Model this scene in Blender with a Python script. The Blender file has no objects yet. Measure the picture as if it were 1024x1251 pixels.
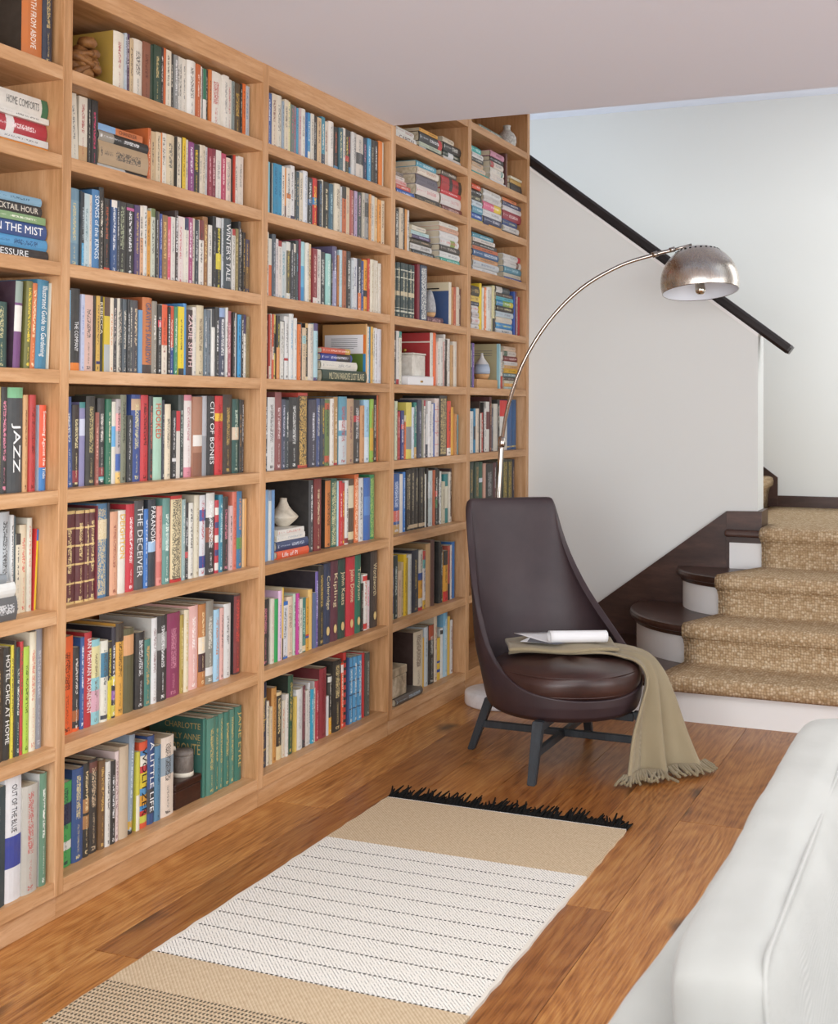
import bpy, bmesh, math, random
from mathutils import Vector, Matrix
random.seed(11)
scene = bpy.context.scene
COL = scene.collection

# ------------------------------------------------------------------ camera
# solved from the bookcase's shelf grid; image taken as 1024 x 1251
F_PX, CX, CY = 1586.68, 513.25, 465.29
YAW, PITCH, ROLL = 0.40685, 0.01923, 0.00602
EYE = Vector((2.15, 0.0, 1.31))
_r = Vector((math.cos(YAW), math.sin(YAW), 0)); _f = Vector((-math.sin(YAW), math.cos(YAW), 0)); _u = Vector((0, 0, 1))
FWD = _f*math.cos(PITCH) + _u*math.sin(PITCH); _u2 = _u*math.cos(PITCH) - _f*math.sin(PITCH)
RGT = _r*math.cos(ROLL) + _u2*math.sin(ROLL); UPV = _u2*math.cos(ROLL) - _r*math.sin(ROLL)
cam_data = bpy.data.cameras.new('camera'); cam = bpy.data.objects.new('camera', cam_data); COL.objects.link(cam)
cam_data.sensor_fit = 'HORIZONTAL'; cam_data.sensor_width = 36.0
cam_data.lens = F_PX/1024*36.0
cam_data.shift_x = (512-CX)/1024; cam_data.shift_y = (CY-625.5)/1024
cam_data.clip_start = 0.05
cam_data.dof.use_dof = True; cam_data.dof.focus_distance = 4.7; cam_data.dof.aperture_fstop = 14.0
cam.matrix_world = Matrix(((RGT.x, UPV.x, -FWD.x, EYE.x), (RGT.y, UPV.y, -FWD.y, EYE.y), (RGT.z, UPV.z, -FWD.z, EYE.z), (0, 0, 0, 1)))
scene.camera = cam

# ------------------------------------------------------------------ light
vs = scene.view_settings
vs.view_transform = 'Standard'; vs.look = 'None'; vs.gamma = 1.0; vs.use_curve_mapping = False
vs.exposure = 0.10
world = bpy.data.worlds.new('daylight'); scene.world = world; world.use_nodes = True
bg = world.node_tree.nodes['Background']; bg.inputs[0].default_value = (0.90, 0.95, 1.0, 1); bg.inputs[1].default_value = 1.0

def area_light(name, loc, aim, sx, sy, watts, col):
    d = bpy.data.lights.new(name, 'AREA'); d.shape = 'RECTANGLE'; d.size = sx; d.size_y = sy; d.energy = watts; d.color = col
    o = bpy.data.objects.new(name, d); COL.objects.link(o); o.location = loc
    o.rotation_euler = (Vector(aim)-Vector(loc)).to_track_quat('-Z', 'Y').to_euler()
    return o
# daylight through the room's windows: a wide one in the side wall, one behind, one at the landing
area_light('window_daylight_side', (9.5, 1.6, 0.8), (0.0, 2.8, 1.3), 8.0, 5.0, 350, (1.0, 0.98, 0.96))
area_light('window_daylight_rear', (3.4, -6.6, 0.8), (1.4, 3.0, 1.4), 8.0, 5.0, 980, (0.97, 0.98, 1.0))
area_light('added_top_light', (2.6, 0.2, 7.5), (1.2, 3.0, 0.0), 9.0, 9.0, 900, (1.0, 0.99, 0.97))  # added overhead light, out of view, to brighten floor and rug
area_light('window_daylight_landing', (2.60, 6.95, 2.1), (0.6, 7.2, 1.6), 1.2, 1.6, 14, (1.0, 0.99, 0.97))

# ------------------------------------------------------------------ pixel helpers (directions only; distance from the surface touched)
def ray(u, v): return RGT*((u-CX)/F_PX) - UPV*((v-CY)/F_PX) + FWD
def onx(u, v, x): d = ray(u, v); return EYE + d*((x-EYE.x)/d.x)
def ony(u, v, y): d = ray(u, v); return EYE + d*((y-EYE.y)/d.y)
def onz(u, v, z): d = ray(u, v); return EYE + d*((z-EYE.z)/d.z)
def proj(p):
    q = Vector(p)-EYE; d = q.dot(FWD); return CX+F_PX*q.dot(RGT)/d, CY-F_PX*q.dot(UPV)/d

# ------------------------------------------------------------------ materials
def lin(c): return c/12.92 if c <= 0.04045 else ((c+0.055)/1.055)**2.4
def hexc(h):
    h = h.strip()
    if len(h) == 3: h = ''.join(ch*2 for ch in h)
    return tuple(lin(int(h[i:i+2], 16)/255) for i in (0, 2, 4)) + (1.0,)
MATS = {}
def newmat(name, rough=0.6, spec=0.5, color='808080', metallic=0.0, coat=0.0):
    m = bpy.data.materials.new(name); m.use_nodes = True; nt = m.node_tree
    b = nt.nodes['Principled BSDF']; b.inputs['Base Color'].default_value = hexc(color); b.inputs['Roughness'].default_value = rough
    b.inputs['Specular IOR Level'].default_value = spec; b.inputs['Metallic'].default_value = metallic; b.inputs['Coat Weight'].default_value = coat
    MATS[name] = m
    return m, nt, b
class NT:
    def __init__(s, nt): s.nt = nt
    def n(s, t, **k):
        x = s.nt.nodes.new(t)
        for a, b in k.items():
            if a in ('op',): x.operation = b
            elif hasattr(x, a) and not a[0].isupper(): setattr(x, a, b)
        return x
    def l(s, a, b): s.nt.links.new(a, b)
    def math(s, op, a, b=None, c=None):
        x = s.nt.nodes.new('ShaderNodeMath'); x.operation = op
        for i, v in enumerate((a, b, c)):
            if v is None: continue
            if isinstance(v, (int, float)): x.inputs[i].default_value = v
            else: s.l(v, x.inputs[i])
        return x.outputs[0]
    def coords(s, scale=(1, 1, 1), kind='Object', rand=0.0):
        t = s.n('ShaderNodeTexCoord'); m = s.n('ShaderNodeMapping'); m.inputs['Scale'].default_value = scale
        s.l(t.outputs[kind], m.inputs['Vector'])
        if rand:
            oi = s.n('ShaderNodeObjectInfo'); v = s.n('ShaderNodeVectorMath'); v.operation = 'SCALE'; v.inputs[0].default_value = (rand, rand*1.7, rand*0.6)
            s.l(oi.outputs['Random'], v.inputs['Scale']); s.l(v.outputs[0], m.inputs['Location'])
        return m.outputs[0]
    def noise(s, vec, scale, detail=4, rough=0.55, dist=0.0):
        x = s.n('ShaderNodeTexNoise'); x.inputs['Scale'].default_value = scale; x.inputs['Detail'].default_value = detail
        x.inputs['Roughness'].default_value = rough; x.inputs['Distortion'].default_value = dist; s.l(vec, x.inputs['Vector']); return x.outputs['Fac']
    def ramp(s, fac, stops, interp='LINEAR'):
        r = s.n('ShaderNodeValToRGB'); r.color_ramp.interpolation = interp; e = r.color_ramp.elements
        while len(e) < len(stops): e.new(0.5)
        for el, (p, c) in zip(e, stops): el.position = p; el.color = hexc(c) if isinstance(c, str) else (c, c, c, 1)
        s.l(fac, r.inputs[0]); return r.outputs[0]
    def mix(s, fac, a, b, mode='MIX'):
        x = s.n('ShaderNodeMix'); x.data_type = 'RGBA'; x.blend_type = mode
        for sock, v in ((x.inputs[0], fac), (x.inputs[6], a), (x.inputs[7], b)):
            if isinstance(v, (int, float)): sock.default_value = v
            elif isinstance(v, str): sock.default_value = hexc(v)
            else: s.l(v, sock)
        return x.outputs[2]
    def bump(s, h, strength, dist, bsdf):
        b = s.n('ShaderNodeBump'); b.inputs['Strength'].default_value = strength; b.inputs['Distance'].default_value = dist
        s.l(h, b.inputs['Height']); s.l(b.outputs[0], bsdf.inputs['Normal'])

def wood(name, scale, dark, mid, light, rough=0.45, grain=0.5, rand=9.0, coat=0.0):
    m, nt, b = newmat(name, rough, 0.4, coat=coat); k = NT(nt)
    v = k.coords(scale, rand=rand)
    big = k.noise(v, 1.6, 3, 0.5, 0.6); fine = k.noise(v, 9.0, 6, 0.65, 0.3)
    f = k.math('ADD', k.math('MULTIPLY', big, 1.0-grain), k.math('MULTIPLY', fine, grain))
    c = k.ramp(f, [(0.30, dark), (0.5, mid), (0.70, light)])
    pores = k.noise(v, 34.0, 2, 0.5); c = k.mix(k.math('MULTIPLY', k.math('GREATER_THAN', pores, 0.62), 0.22), c, dark)
    k.l(c, b.inputs['Base Color']); k.bump(fine, 0.12, 0.002, b)
    return m
OAK = ('9C6E42', 'C29468', 'D8B08A')
wood('oak_long', (7, 0.55, 7), *OAK)          # grain along the wall
wood('oak_up', (7, 7, 0.55), *OAK)            # grain upright
wood('oak_back', (4, 4, 0.5), '8E6035', 'A87848', 'B98B5A')
wood('stained', (3, 1.2, 3), '2C1B15', '402A22', '52372D', 0.32, 0.4, coat=0.1)
wood('stained_x', (1.2, 5, 5), '301E18', '462F27', '5C4036', 0.34, 0.4, coat=0.1)
wood('handrail_wood', (1.2, 5, 5), '17100E', '211715', '2E211E', 0.35, 0.4, coat=0.1)
wood('ebonised', (9, 9, 1), '25282C', '2F3439', '3C4248', 0.45, 0.5)

def plank_mat():
    m, nt, b = newmat('floor_oak', 0.36, 0.45); k = NT(nt)
    v = k.coords((1, 0.15, 1), rand=37.0)
    warp = k.noise(v, 5.0, 5, 0.6, 1.6)
    vr = k.coords((1, 0.20, 1), rand=53.0); fld = k.noise(vr, 3.4, 1.0, 0.4, 0.5)
    rings = k.math('MULTIPLY_ADD', k.math('SINE', k.math('MULTIPLY', k.math('ADD', fld, k.math('MULTIPLY', k.noise(vr, 26.0, 2), 0.012)), 170.0)), 0.5, 0.5)
    v2 = k.coords((1, 0.035, 1), rand=11.0)
    fine = k.noise(v2, 130.0, 4, 0.7)
    f = k.math('ADD', k.math('MULTIPLY', rings, 0.055), k.math('ADD', k.math('MULTIPLY', warp, 0.32), k.math('MULTIPLY', fine, 0.63)))
    c = k.ramp(f, [(0.37, '86501F'), (0.5, 'B4793E'), (0.63, 'CE9A5A')])
    oi = k.n('ShaderNodeObjectInfo'); tone = k.ramp(oi.outputs['Random'], [(0.0, 'D2C4BA'), (0.5, 'F0E8E0'), (1.0, 'FFFFFF')])
    c = k.mix(1.0, c, tone, 'MULTIPLY')
    # knots with a shape of their own
    v3 = k.coords((1, 0.5, 1), rand=23.0); vo = k.n('ShaderNodeTexVoronoi'); vo.voronoi_dimensions = '2D'; vo.inputs['Scale'].default_value = 2.6
    vv = k.n('ShaderNodeVectorMath'); vv.operation = 'ADD'; nz = k.n('ShaderNodeTexNoise'); nz.inputs['Scale'].default_value = 9.0
    k.l(v3, nz.inputs['Vector']); sc = k.n('ShaderNodeVectorMath'); sc.operation = 'SCALE'; sc.inputs['Scale'].default_value = 0.10
    k.l(nz.outputs['Color'], sc.inputs[0]); k.l(v3, vv.inputs[0]); k.l(sc.outputs[0], vv.inputs[1]); k.l(vv.outputs[0], vo.inputs['Vector'])
    sep = k.n('ShaderNodeSeparateColor'); k.l(vo.outputs['Color'], sep.inputs[0])
    rare = k.math('GREATER_THAN', sep.outputs[0], 0.30)
    knot = k.math('MULTIPLY', k.ramp(vo.outputs['Distance'], [(0.03, 1.0), (0.07, 0.6), (0.12, 0.0)]), rare)
    c = k.mix(k.math('MULTIPLY', knot, 0.85), c, '2E1608')
    k.l(c, b.inputs['Base Color']); k.bump(fine, 0.10, 0.001, b)
plank_mat()

def plaster(name, color, rough=0.85):
    m, nt, b = newmat(name, rough, 0.25, color); k = NT(nt); k.bump(k.noise(k.coords((1, 1, 1)), 60, 3), 0.04, 0.002, b)
plaster('wall_paint', 'E6E8E5'); plaster('ceiling_paint', 'EAF0FF'); plaster('trim_white', 'F1F0EE', 0.45)

def fabric(name, c1, c2, sc, rough=0.95, bump=0.35, d=0.003, sheen=0.2):
    m, nt, b = newmat(name, rough, 0.2); k = NT(nt); v = k.coords((sc, sc, sc))
    w1 = k.n('ShaderNodeTexWave'); w1.bands_direction = 'X'; w1.inputs['Scale'].default_value = 1.0; w1.inputs['Distortion'].default_value = 1.5
    w2 = k.n('ShaderNodeTexWave'); w2.bands_direction = 'DIAGONAL'; w2.inputs['Scale'].default_value = 1.0; w2.inputs['Distortion'].default_value = 1.5
    k.l(v, w1.inputs['Vector']); k.l(v, w2.inputs['Vector'])
    f = k.math('MULTIPLY', k.math('ADD', w1.outputs['Fac'], w2.outputs['Fac']), 0.5)
    big = k.noise(k.coords((1, 1, 1)), 7, 4)
    g = k.math('ADD', k.math('MULTIPLY', f, 0.6), k.math('MULTIPLY', big, 0.4))
    k.l(k.ramp(g, [(0.25, c1), (0.75, c2)]), b.inputs['Base Color']); b.inputs['Sheen Weight'].default_value = sheen
    k.bump(f, bump, d, b)
fabric('linen', '8C8B86', 'B0AFAA', 260, d=0.0016)
fabric('throw_wool', '82755C', 'A6977A', 330, d=0.0015)
fabric('throw_fringe', '7A6C52', '9C8D70', 400)
fabric('black_fringe', '0B0A09', '171513', 300, sheen=0.0)

def sisal():
    m, nt, b = newmat('sisal', 0.95, 0.15); k = NT(nt); v = k.coords((86, 86, 86))
    vo = k.n('ShaderNodeTexVoronoi'); vo.inputs['Scale'].default_value = 1.0; vo.inputs['Randomness'].default_value = 0.55; k.l(v, vo.inputs['Vector'])
    sep = k.n('ShaderNodeSeparateColor'); k.l(vo.outputs['Color'], sep.inputs[0])
    c = k.ramp(sep.outputs[0], [(0.0, 'B59A78'), (0.5, 'C8AE8C'), (1.0, 'DCC8AA')])
    c = k.mix(k.ramp(vo.outputs['Distance'], [(0.30, 0.0), (0.72, 0.65)]), c, '8E704A')
    k.l(c, b.inputs['Base Color'])
    inv = k.math('SUBTRACT', 1.0, vo.outputs['Distance']); k.bump(inv, 0.8, 0.006, b)
sisal()

def leather(name, c1, c2, rough):
    m, nt, b = newmat(name, rough, 0.5); k = NT(nt); v = k.coords((1, 1, 1))
    k.l(k.ramp(k.noise(v, 9, 4, 0.6), [(0.3, c1), (0.7, c2)]), b.inputs['Base Color'])
    vo = k.n('ShaderNodeTexVoronoi'); vo.inputs['Scale'].default_value = 420; k.l(v, vo.inputs['Vector'])
    k.bump(k.math('ADD', k.math('MULTIPLY', vo.outputs['Distance'], 0.35), k.math('MULTIPLY', k.noise(v, 14, 3), 0.65)), 0.18, 0.003, b)
leather('brown_leather', '33262A', '3D2E31', 0.46)
leather('cushion_leather', '33201D', '442B26', 0.34)

def brushed():
    m, nt, b = newmat('brushed_steel', 0.25, 0.5, 'CFC6BD', 1.0); k = NT(nt); v = k.coords((60, 60, 1.2))
    f = k.noise(v, 6, 3); k.l(k.ramp(f, [(0.2, 0.20), (0.8, 0.34)]), b.inputs['Roughness']); b.inputs['Anisotropic'].default_value = 0.5
brushed()
newmat('polished_steel', 0.16, 0.5, 'B7ADA4', 1.0)
newmat('shade_white', 0.5, 0.4, 'E8EBF2'); newmat('bulb_chrome', 0.08, 0.5, 'D8CFC0', 1.0)
newmat('brass', 0.3, 0.5, 'B08A4A', 1.0)
def stone(name, a, b_, c_, sc, rough=0.6):
    m, nt, b = newmat(name, rough, 0.4); k = NT(nt); v = k.coords((1, 1, 1))
    k.l(k.ramp(k.noise(v, sc, 6, 0.65, 0.4), [(0.3, a), (0.5, b_), (0.7, c_)]), b.inputs['Base Color']); k.bump(k.noise(v, sc*3, 4), 0.15, 0.003, b)
stone('marble', 'D4D3D6', 'E6E5E7', 'EFEEF0', 12, 0.25)
stone('vase_stone', '8F8B84', 'BFBBB3', 'D8D5CE', 90); stone('vase_cream', 'A89C88', 'CFC4B2', 'E0D8C8', 26)
stone('concrete', '8D8D8E', 'A9A9AA', 'BBBBBC', 60); stone('pale_jar', 'BDB7AC', 'D2CCC1', 'DEDAD1', 30)
stone('agate', '6B5A48', 'B7A486', 'E2D6BE', 14, 0.35); stone('striped_pot', '4A4440', '6E655E', '8F867C', 20, 0.4)
wood('box_wood', (8, 3, 8), '20100C', '3A1E16', '52291C', 0.3, 0.5); wood('carved_wood', (14, 5, 9), '5A3A20', '86592F', 'A9773F', 0.55, 0.5)
wood('light_wood', (9, 1, 9), 'B98A5A', 'C99B6A', 'D6AC7E', 0.5, 0.4)
newmat('white_card', 0.55, 0.4, 'E4E3E4'); newmat('blue_glaze', 0.35, 0.5, 'A9B6C8'); newmat('white_glaze', 0.35, 0.5, 'D9D8D8')
newmat('paper_white', 0.7, 0.3, 'E6E6E8'); newmat('print_grey', 0.8, 0.2, '6A6A70'); newmat('print_dark', 0.8, 0.2, '1E1E20')

# rug: woven bands laid out in the rug's own frame (x across, y along, metres)
def rug_mat():
    m, nt, b = newmat('rug_weave', 0.95, 0.15); k = NT(nt); t = k.n('ShaderNodeTexCoord'); s = k.n('ShaderNodeSeparateXYZ'); k.l(t.outputs['Object'], s.inputs[0])
    X, Y = s.outputs[0], s.outputs[1]
    gx = k.math('FRACT', k.math('MULTIPLY', X, 105.0)); gy = k.math('FRACT', k.math('MULTIPLY', Y, 125.0))
    diag = k.math('FRACT', k.math('ADD', k.math('MULTIPLY', X, 95.0), k.math('MULTIPLY', Y, 85.0)))
    nz = k.noise(k.coords((1, 0.4, 1)), 130, 3)
    beige = k.ramp(k.math('ADD', k.math('MULTIPLY', nz, 0.6), k.math('MULTIPLY', diag, 0.4)), [(0.25, 'B29A7C'), (0.75, 'D6C3A6')])
    fleck = k.math('MULTIPLY', k.math('GREATER_THAN', diag, 0.76), k.math('GREATER_THAN', nz, 0.47))
    white = k.mix(k.math('MULTIPLY', fleck, 0.72), k.ramp(nz, [(0.3, 'DCD8D0'), (0.7, 'F2EFE9')]), '55504A')
    line = k.math('LESS_THAN', k.math('FRACT', k.math('DIVIDE', k.math('SUBTRACT', Y, 0.012), 0.0905)), 0.065)
    dots = k.math('MULTIPLY', line, k.math('GREATER_THAN', k.math('FRACT', k.math('MULTIPLY', X, 78.0)), 0.45))
    white = k.mix(dots, white, '161412')
    ddot = k.math('MULTIPLY', k.math('GREATER_THAN', k.math('FRACT', k.math('MULTIPLY', Y, 62.0)), 0.45), k.math('GREATER_THAN', gx, 0.45))
    dark = k.mix(k.math('MULTIPLY', ddot, 0.85), beige, '2A2622')
    # bands along the rug, measured from its far white edge (y=0 far end, going negative)
    c = k.mix(k.math('LESS_THAN', Y, -0.443), beige, white)
    c = k.mix(k.math('LESS_THAN', Y, -1.345), c, beige)
    c = k.mix(k.math('LESS_THAN', Y, -1.515), c, dark)
    edge = k.math('GREATER_THAN', k.math('ABSOLUTE', X), 0.396)
    infield = k.math('MULTIPLY', k.math('LESS_THAN', Y, -0.443), k.math('GREATER_THAN', Y, -1.345))
    c = k.mix(k.math('MULTIPLY', edge, infield), c, 'DCD6CC')
    c = k.mix(k.math('GREATER_THAN', Y, -0.008), c, 'E8E4DC')
    k.l(c, b.inputs['Base Color']); k.bump(k.math('ADD', diag, nz), 0.5, 0.003, b)
rug_mat()

# book covers: colour, ink and layout come from mesh attributes
def book_mat():
    m, nt, b = newmat('book_cover', 0.45, 0.45); k = NT(nt)
    def at(n): a = k.n('ShaderNodeAttribute'); a.attribute_name = n; return a
    col, ink, sty = at('Col'), at('Ink'), at('Sty'); p, q = at('SpineUV'), at('SpineM')
    sp = k.n('ShaderNodeSeparateXYZ'); k.l(p.outputs['Vector'], sp.inputs[0]); A, H = sp.outputs[0], sp.outputs[1]
    sq = k.n('ShaderNodeSeparateXYZ'); k.l(q.outputs['Vector'], sq.inputs[0])
    ss = k.n('ShaderNodeSeparateColor'); k.l(sty.outputs['Color'], ss.inputs[0]); lo, hi, seed = ss.outputs[0], ss.outputs[1], ss.outputs[2]; hw = sty.outputs['Alpha']
    def cell(sx, sy, thr, off):
        cb = k.n('ShaderNodeCombineXYZ'); k.l(k.math('FLOOR', k.math('DIVIDE', sq.outputs[0], sx)), cb.inputs[0]); k.l(k.math('FLOOR', k.math('DIVIDE', sq.outputs[1], sy)), cb.inputs[1])
        k.l(k.math('ADD', k.math('MULTIPLY', seed, 91.7), off), cb.inputs[2]); w = k.n('ShaderNodeTexWhiteNoise'); k.l(cb.outputs[0], w.inputs[0])
        return k.math('GREATER_THAN', w.outputs['Value'], thr)
    def between(x, a, c): return k.math('MULTIPLY', k.math('GREATER_THAN', x, a), k.math('LESS_THAN', x, c))
    off = k.math('ABSOLUTE', k.math('SUBTRACT', A, 0.5))
    title = k.math('MULTIPLY', k.math('MULTIPLY', between(H, lo, hi), k.math('LESS_THAN', off, hw)), cell(0.0026, 0.0024, 0.46, 0.0))
    small = k.math('MULTIPLY', k.math('MULTIPLY', between(H, 0.10, k.math('SUBTRACT', lo, 0.06)), k.math('LESS_THAN', off, k.math('MULTIPLY', hw, 0.45))), cell(0.0018, 0.0020, 0.55, 5.0))
    logo = k.math('MULTIPLY', k.math('MULTIPLY', between(H, 0.03, 0.07), k.math('LESS_THAN', off, hw)), cell(0.003, 0.003, 0.35, 9.0))
    mask = k.math('MINIMUM', k.math('ADD', k.math('ADD', title, k.math('MULTIPLY', small, 0.7)), logo), 1.0)
    mask = k.math('MULTIPLY', k.math('MULTIPLY', mask, k.math('GREATER_THAN', hw, 0.01)), 0.80)
    wear = k.noise(k.coords((1, 1, 1)), 40, 3); base = k.mix(k.math('MULTIPLY', wear, 0.26), col.outputs['Color'], '7A746C')
    k.l(k.mix(mask, base, ink.outputs['Color']), b.inputs['Base Color'])
book_mat()
def pages_mat():
    m, nt, b = newmat('book_pages', 0.85, 0.2); k = NT(nt); f = k.noise(k.coords((60, 700, 60)), 1.0, 2)
    k.l(k.ramp(f, [(0.3, 'B5A588'), (0.7, 'DDD2BA')]), b.inputs['Base Color'])
pages_mat()
INKM = {}
def ink_mat(h):
    if h not in INKM: INKM[h] = newmat('lettering_'+h, 0.5, 0.4, h)[0]
    return INKM[h]

# ------------------------------------------------------------------ mesh helpers
def link(name, me, parent=None, mat=None, smooth=False):
    o = bpy.data.objects.new(name, me); COL.objects.link(o)
    if parent: o.parent = parent
    if mat: me.materials.append(MATS[mat] if isinstance(mat, str) else mat)
    if smooth:
        for p in me.polygons: p.use_smooth = True
    return o
def empty(name, loc=(0, 0, 0), rz=0.0):
    o = bpy.data.objects.new(name, None); COL.objects.link(o); o.location = loc; o.rotation_euler = (0, 0, rz); o.empty_display_size = 0.1; return o
def tag(o, label=None, cat=None, group=None, kind=None):
    if label: o['label'] = label
    if cat: o['category'] = cat
    if group: o['group'] = group
    if kind: o['kind'] = kind
    return o
def me_from(name, verts, faces):
    me = bpy.data.meshes.new(name); me.from_pydata([tuple(v) for v in verts], [], faces); me.update(); return me
def bm_mesh(name, bm):
    bmesh.ops.recalc_face_normals(bm, faces=bm.faces); me = bpy.data.meshes.new(name); bm.to_mesh(me); bm.free(); return me
def box_bm(x0, x1, y0, y1, z0, z1, bevel=0.0, seg=2):
    bm = bmesh.new(); bmesh.ops.create_cube(bm, size=1.0)
    for v in bm.verts: v.co = ((x0+x1)/2+v.co.x*(x1-x0), (y0+y1)/2+v.co.y*(y1-y0), (z0+z1)/2+v.co.z*(z1-z0))
    if bevel: bmesh.ops.bevel(bm, geom=bm.edges[:], offset=bevel, segments=seg, affect='EDGES', profile=0.5)
    return bm
def box(name, x0, x1, y0, y1, z0, z1, mat, parent=None, bevel=0.0, seg=2, smooth=False):
    return link(name, bm_mesh(name, box_bm(x0, x1, y0, y1, z0, z1, bevel, seg)), parent, mat, smooth)
def prism(name, poly, axis, a0, a1, mat, parent=None, bevel=0.0):
    """poly of 2D points extruded along an axis from a0 to a1"""
    bm = bmesh.new()
    def P(p, a): return {'x': (a, p[0], p[1]), 'y': (p[0], a, p[1]), 'z': (p[0], p[1], a)}[axis]
    A = [bm.verts.new(P(p, a0)) for p in poly]; B = [bm.verts.new(P(p, a1)) for p in poly]
    bm.faces.new(A); bm.faces.new(B[::-1]); n = len(poly)
    for i in range(n): bm.faces.new((A[i], B[i], B[(i+1) % n], A[(i+1) % n]))
    if bevel: bmesh.ops.bevel(bm, geom=[e for e in bm.edges], offset=bevel, segments=2, affect='EDGES', clamp_overlap=True)
    return link(name, bm_mesh(name, bm), parent, mat)
def lathe(name, prof, mat, parent=None, loc=(0, 0, 0), seg=40, cap=True, smooth=True):
    vs_, fs = [], []; n = len(prof)
    for i in range(seg):
        a = 2*math.pi*i/seg
        for r, z in prof: vs_.append((r*math.cos(a)+loc[0], r*math.sin(a)+loc[1], z+loc[2]))
    for i in range(seg):
        j = (i+1) % seg
        for q in range(n-1): fs.append((i*n+q, j*n+q, j*n+q+1, i*n+q+1))
    bm = bmesh.new(); V = [bm.verts.new(v) for v in vs_]
    for f in fs:
        try: bm.faces.new([V[x] for x in f])
        except ValueError: pass
    bmesh.ops.remove_doubles(bm, verts=bm.verts[:], dist=1e-5)
    if cap:
        bmesh.ops.holes_fill(bm, edges=[e for e in bm.edges if e.is_boundary], sides=0)
    return link(name, bm_mesh(name, bm), parent, mat, smooth)
def tube(name, pts, radii, mat, parent=None, seg=12, smooth=True):
    pts = [Vector(p) for p in pts]; n = len(pts)
    if isinstance(radii, (int, float)): radii = [radii]*n
    vs_, fs = [], []; prev = None
    for i, p in enumerate(pts):
        t = (pts[min(i+1, n-1)]-pts[max(i-1, 0)]).normalized()
        if prev is None:
            a = Vector((0, 0, 1)) if abs(t.z) < 0.9 else Vector((1, 0, 0)); nrm = t.cross(a).normalized()
        else: nrm = (prev - t*prev.dot(t)).normalized()
        prev = nrm; bn = t.cross(nrm)
        for k in range(seg):
            a = 2*math.pi*k/seg; vs_.append(p+(nrm*math.cos(a)+bn*math.sin(a))*radii[i])
    for i in range(n-1):
        for k in range(seg): fs.append((i*seg+k, i*seg+(k+1) % seg, (i+1)*seg+(k+1) % seg, (i+1)*seg+k))
    fs.append(tuple(range(seg))[::-1]); fs.append(tuple((n-1)*seg+k for k in range(seg)))
    return link(name, me_from(name, vs_, fs), parent, mat, smooth)
def catmull(P, n):
    P = [Vector(p) for p in P]; Q = [P[0]*2-P[1]] + P + [P[-1]*2-P[-2]]; out = []
    for i in range(1, len(Q)-2):
        for j in range(n):
            t = j/n; a, b, c, d = Q[i-1:i+3]
            out.append(0.5*((2*b)+(c-a)*t+(2*a-5*b+4*c-d)*t*t+(3*b-a-3*c+d)*t**3))
    return out+[P[-1]]
def interp(x, tab):
    if x <= tab[0][0]: return tab[0][1]
    for (a, va), (b, vb) in zip(tab, tab[1:]):
        if x <= b: return va+(vb-va)*(x-a)/(b-a)
    return tab[-1][1]

# ================================================================== the setting
CEIL = 2.43; YEND = 6.42; YBACK = 7.80; STAIR_CEIL = 3.125; WX = -0.33
def struct(name, *a, **k): return tag(box(name, *a, **k), kind='structure')
floor = empty('floor'); floor['kind'] = 'structure'
box('subfloor', WX, 5.6, -3.1, YBACK, -0.06, -0.012, 'stained', floor)
PW = 0.2155
px = -0.02; row = 0
ENDS = {5: [3.32], 1: [2.58, 5.1], 2: [4.55], 3: [3.9], 4: [5.05]}
while px < 5.5:
    cuts = [-3.0] + sorted(ENDS.get(row, [random.uniform(0.3, 2.0), random.uniform(3.0, 4.4)])) + [6.395]
    for a, b in zip(cuts, cuts[1:]):
        p = box('plank', px+0.0006, px+PW-0.0006, a+0.0006, b-0.0006, -0.016, 0.0, 'floor_oak', floor, 0.0008, 1)
    px += PW; row += 1
def ceiling_with_added_opening():  # unseen opening added so the top light reaches the room
    bm = bmesh.new()
    for (x0, x1, y0, y1, z1) in ((WX, 5.6, -3.1, 0.3, CEIL+.2), (WX, 5.6, 2.75, 4.71, STAIR_CEIL+.1), (WX, 0.8, 0.3, 2.75, CEIL+.2), (3.3, 5.6, 0.3, 2.75, CEIL+.2)):
        r = box_bm(x0, x1, y0, y1, CEIL, z1); me = bpy.data.meshes.new('t'); r.to_mesh(me); r.free(); bm.from_mesh(me); bpy.data.meshes.remove(me)
    tag(link('ceiling', bm_mesh('ceiling', bm), None, 'ceiling_paint'), kind='structure')
ceiling_with_added_opening()
struct('ceiling_stairwell', WX-1.2, 2.45, 4.71, YBACK+0.1, STAIR_CEIL, STAIR_CEIL+0.1, 'ceiling_paint')
struct('wall_left', WX-0.1, WX, -3.1, YEND, 0.0, STAIR_CEIL, 'wall_paint')
struct('wall_back', WX-1.2, 2.45, YBACK, YBACK+0.1, 0.0, STAIR_CEIL, 'wall_paint')
def wall_with_opening(name, axis, at0, at1, lo, hi, z1, o0, o1, oz0, oz1):
    bm = bmesh.new()
    for (a, b, c, d) in ((lo, o0, 0, z1), (o1, hi, 0, z1), (o0, o1, 0, oz0), (o0, o1, oz1, z1)):
        r = box_bm(at0, at1, a, b, c, d) if axis == 'x' else box_bm(a, b, at0, at1, c, d)
        me = bpy.data.meshes.new('t'); r.to_mesh(me); r.free(); bm.from_mesh(me); bpy.data.meshes.remove(me)
    return tag(link(name, bm_mesh(name, bm), None, 'wall_paint'), kind='structure')
wall_with_opening('wall_window_side', 'x', 5.5, 5.6, -3.1, 5.6, CEIL, -2.6, 5.0, 0.05, 2.36)
wall_with_opening('wall_window_rear', 'y', -3.1, -3.0, WX, 5.5, CEIL, 0.1, 5.3, 0.05, 2.36)
wall_with_opening('wall_stair_side', 'x', 2.35, 2.45, 5.6, YBACK, STAIR_CEIL, 6.35, 7.55, 1.2, 2.9)
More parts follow.
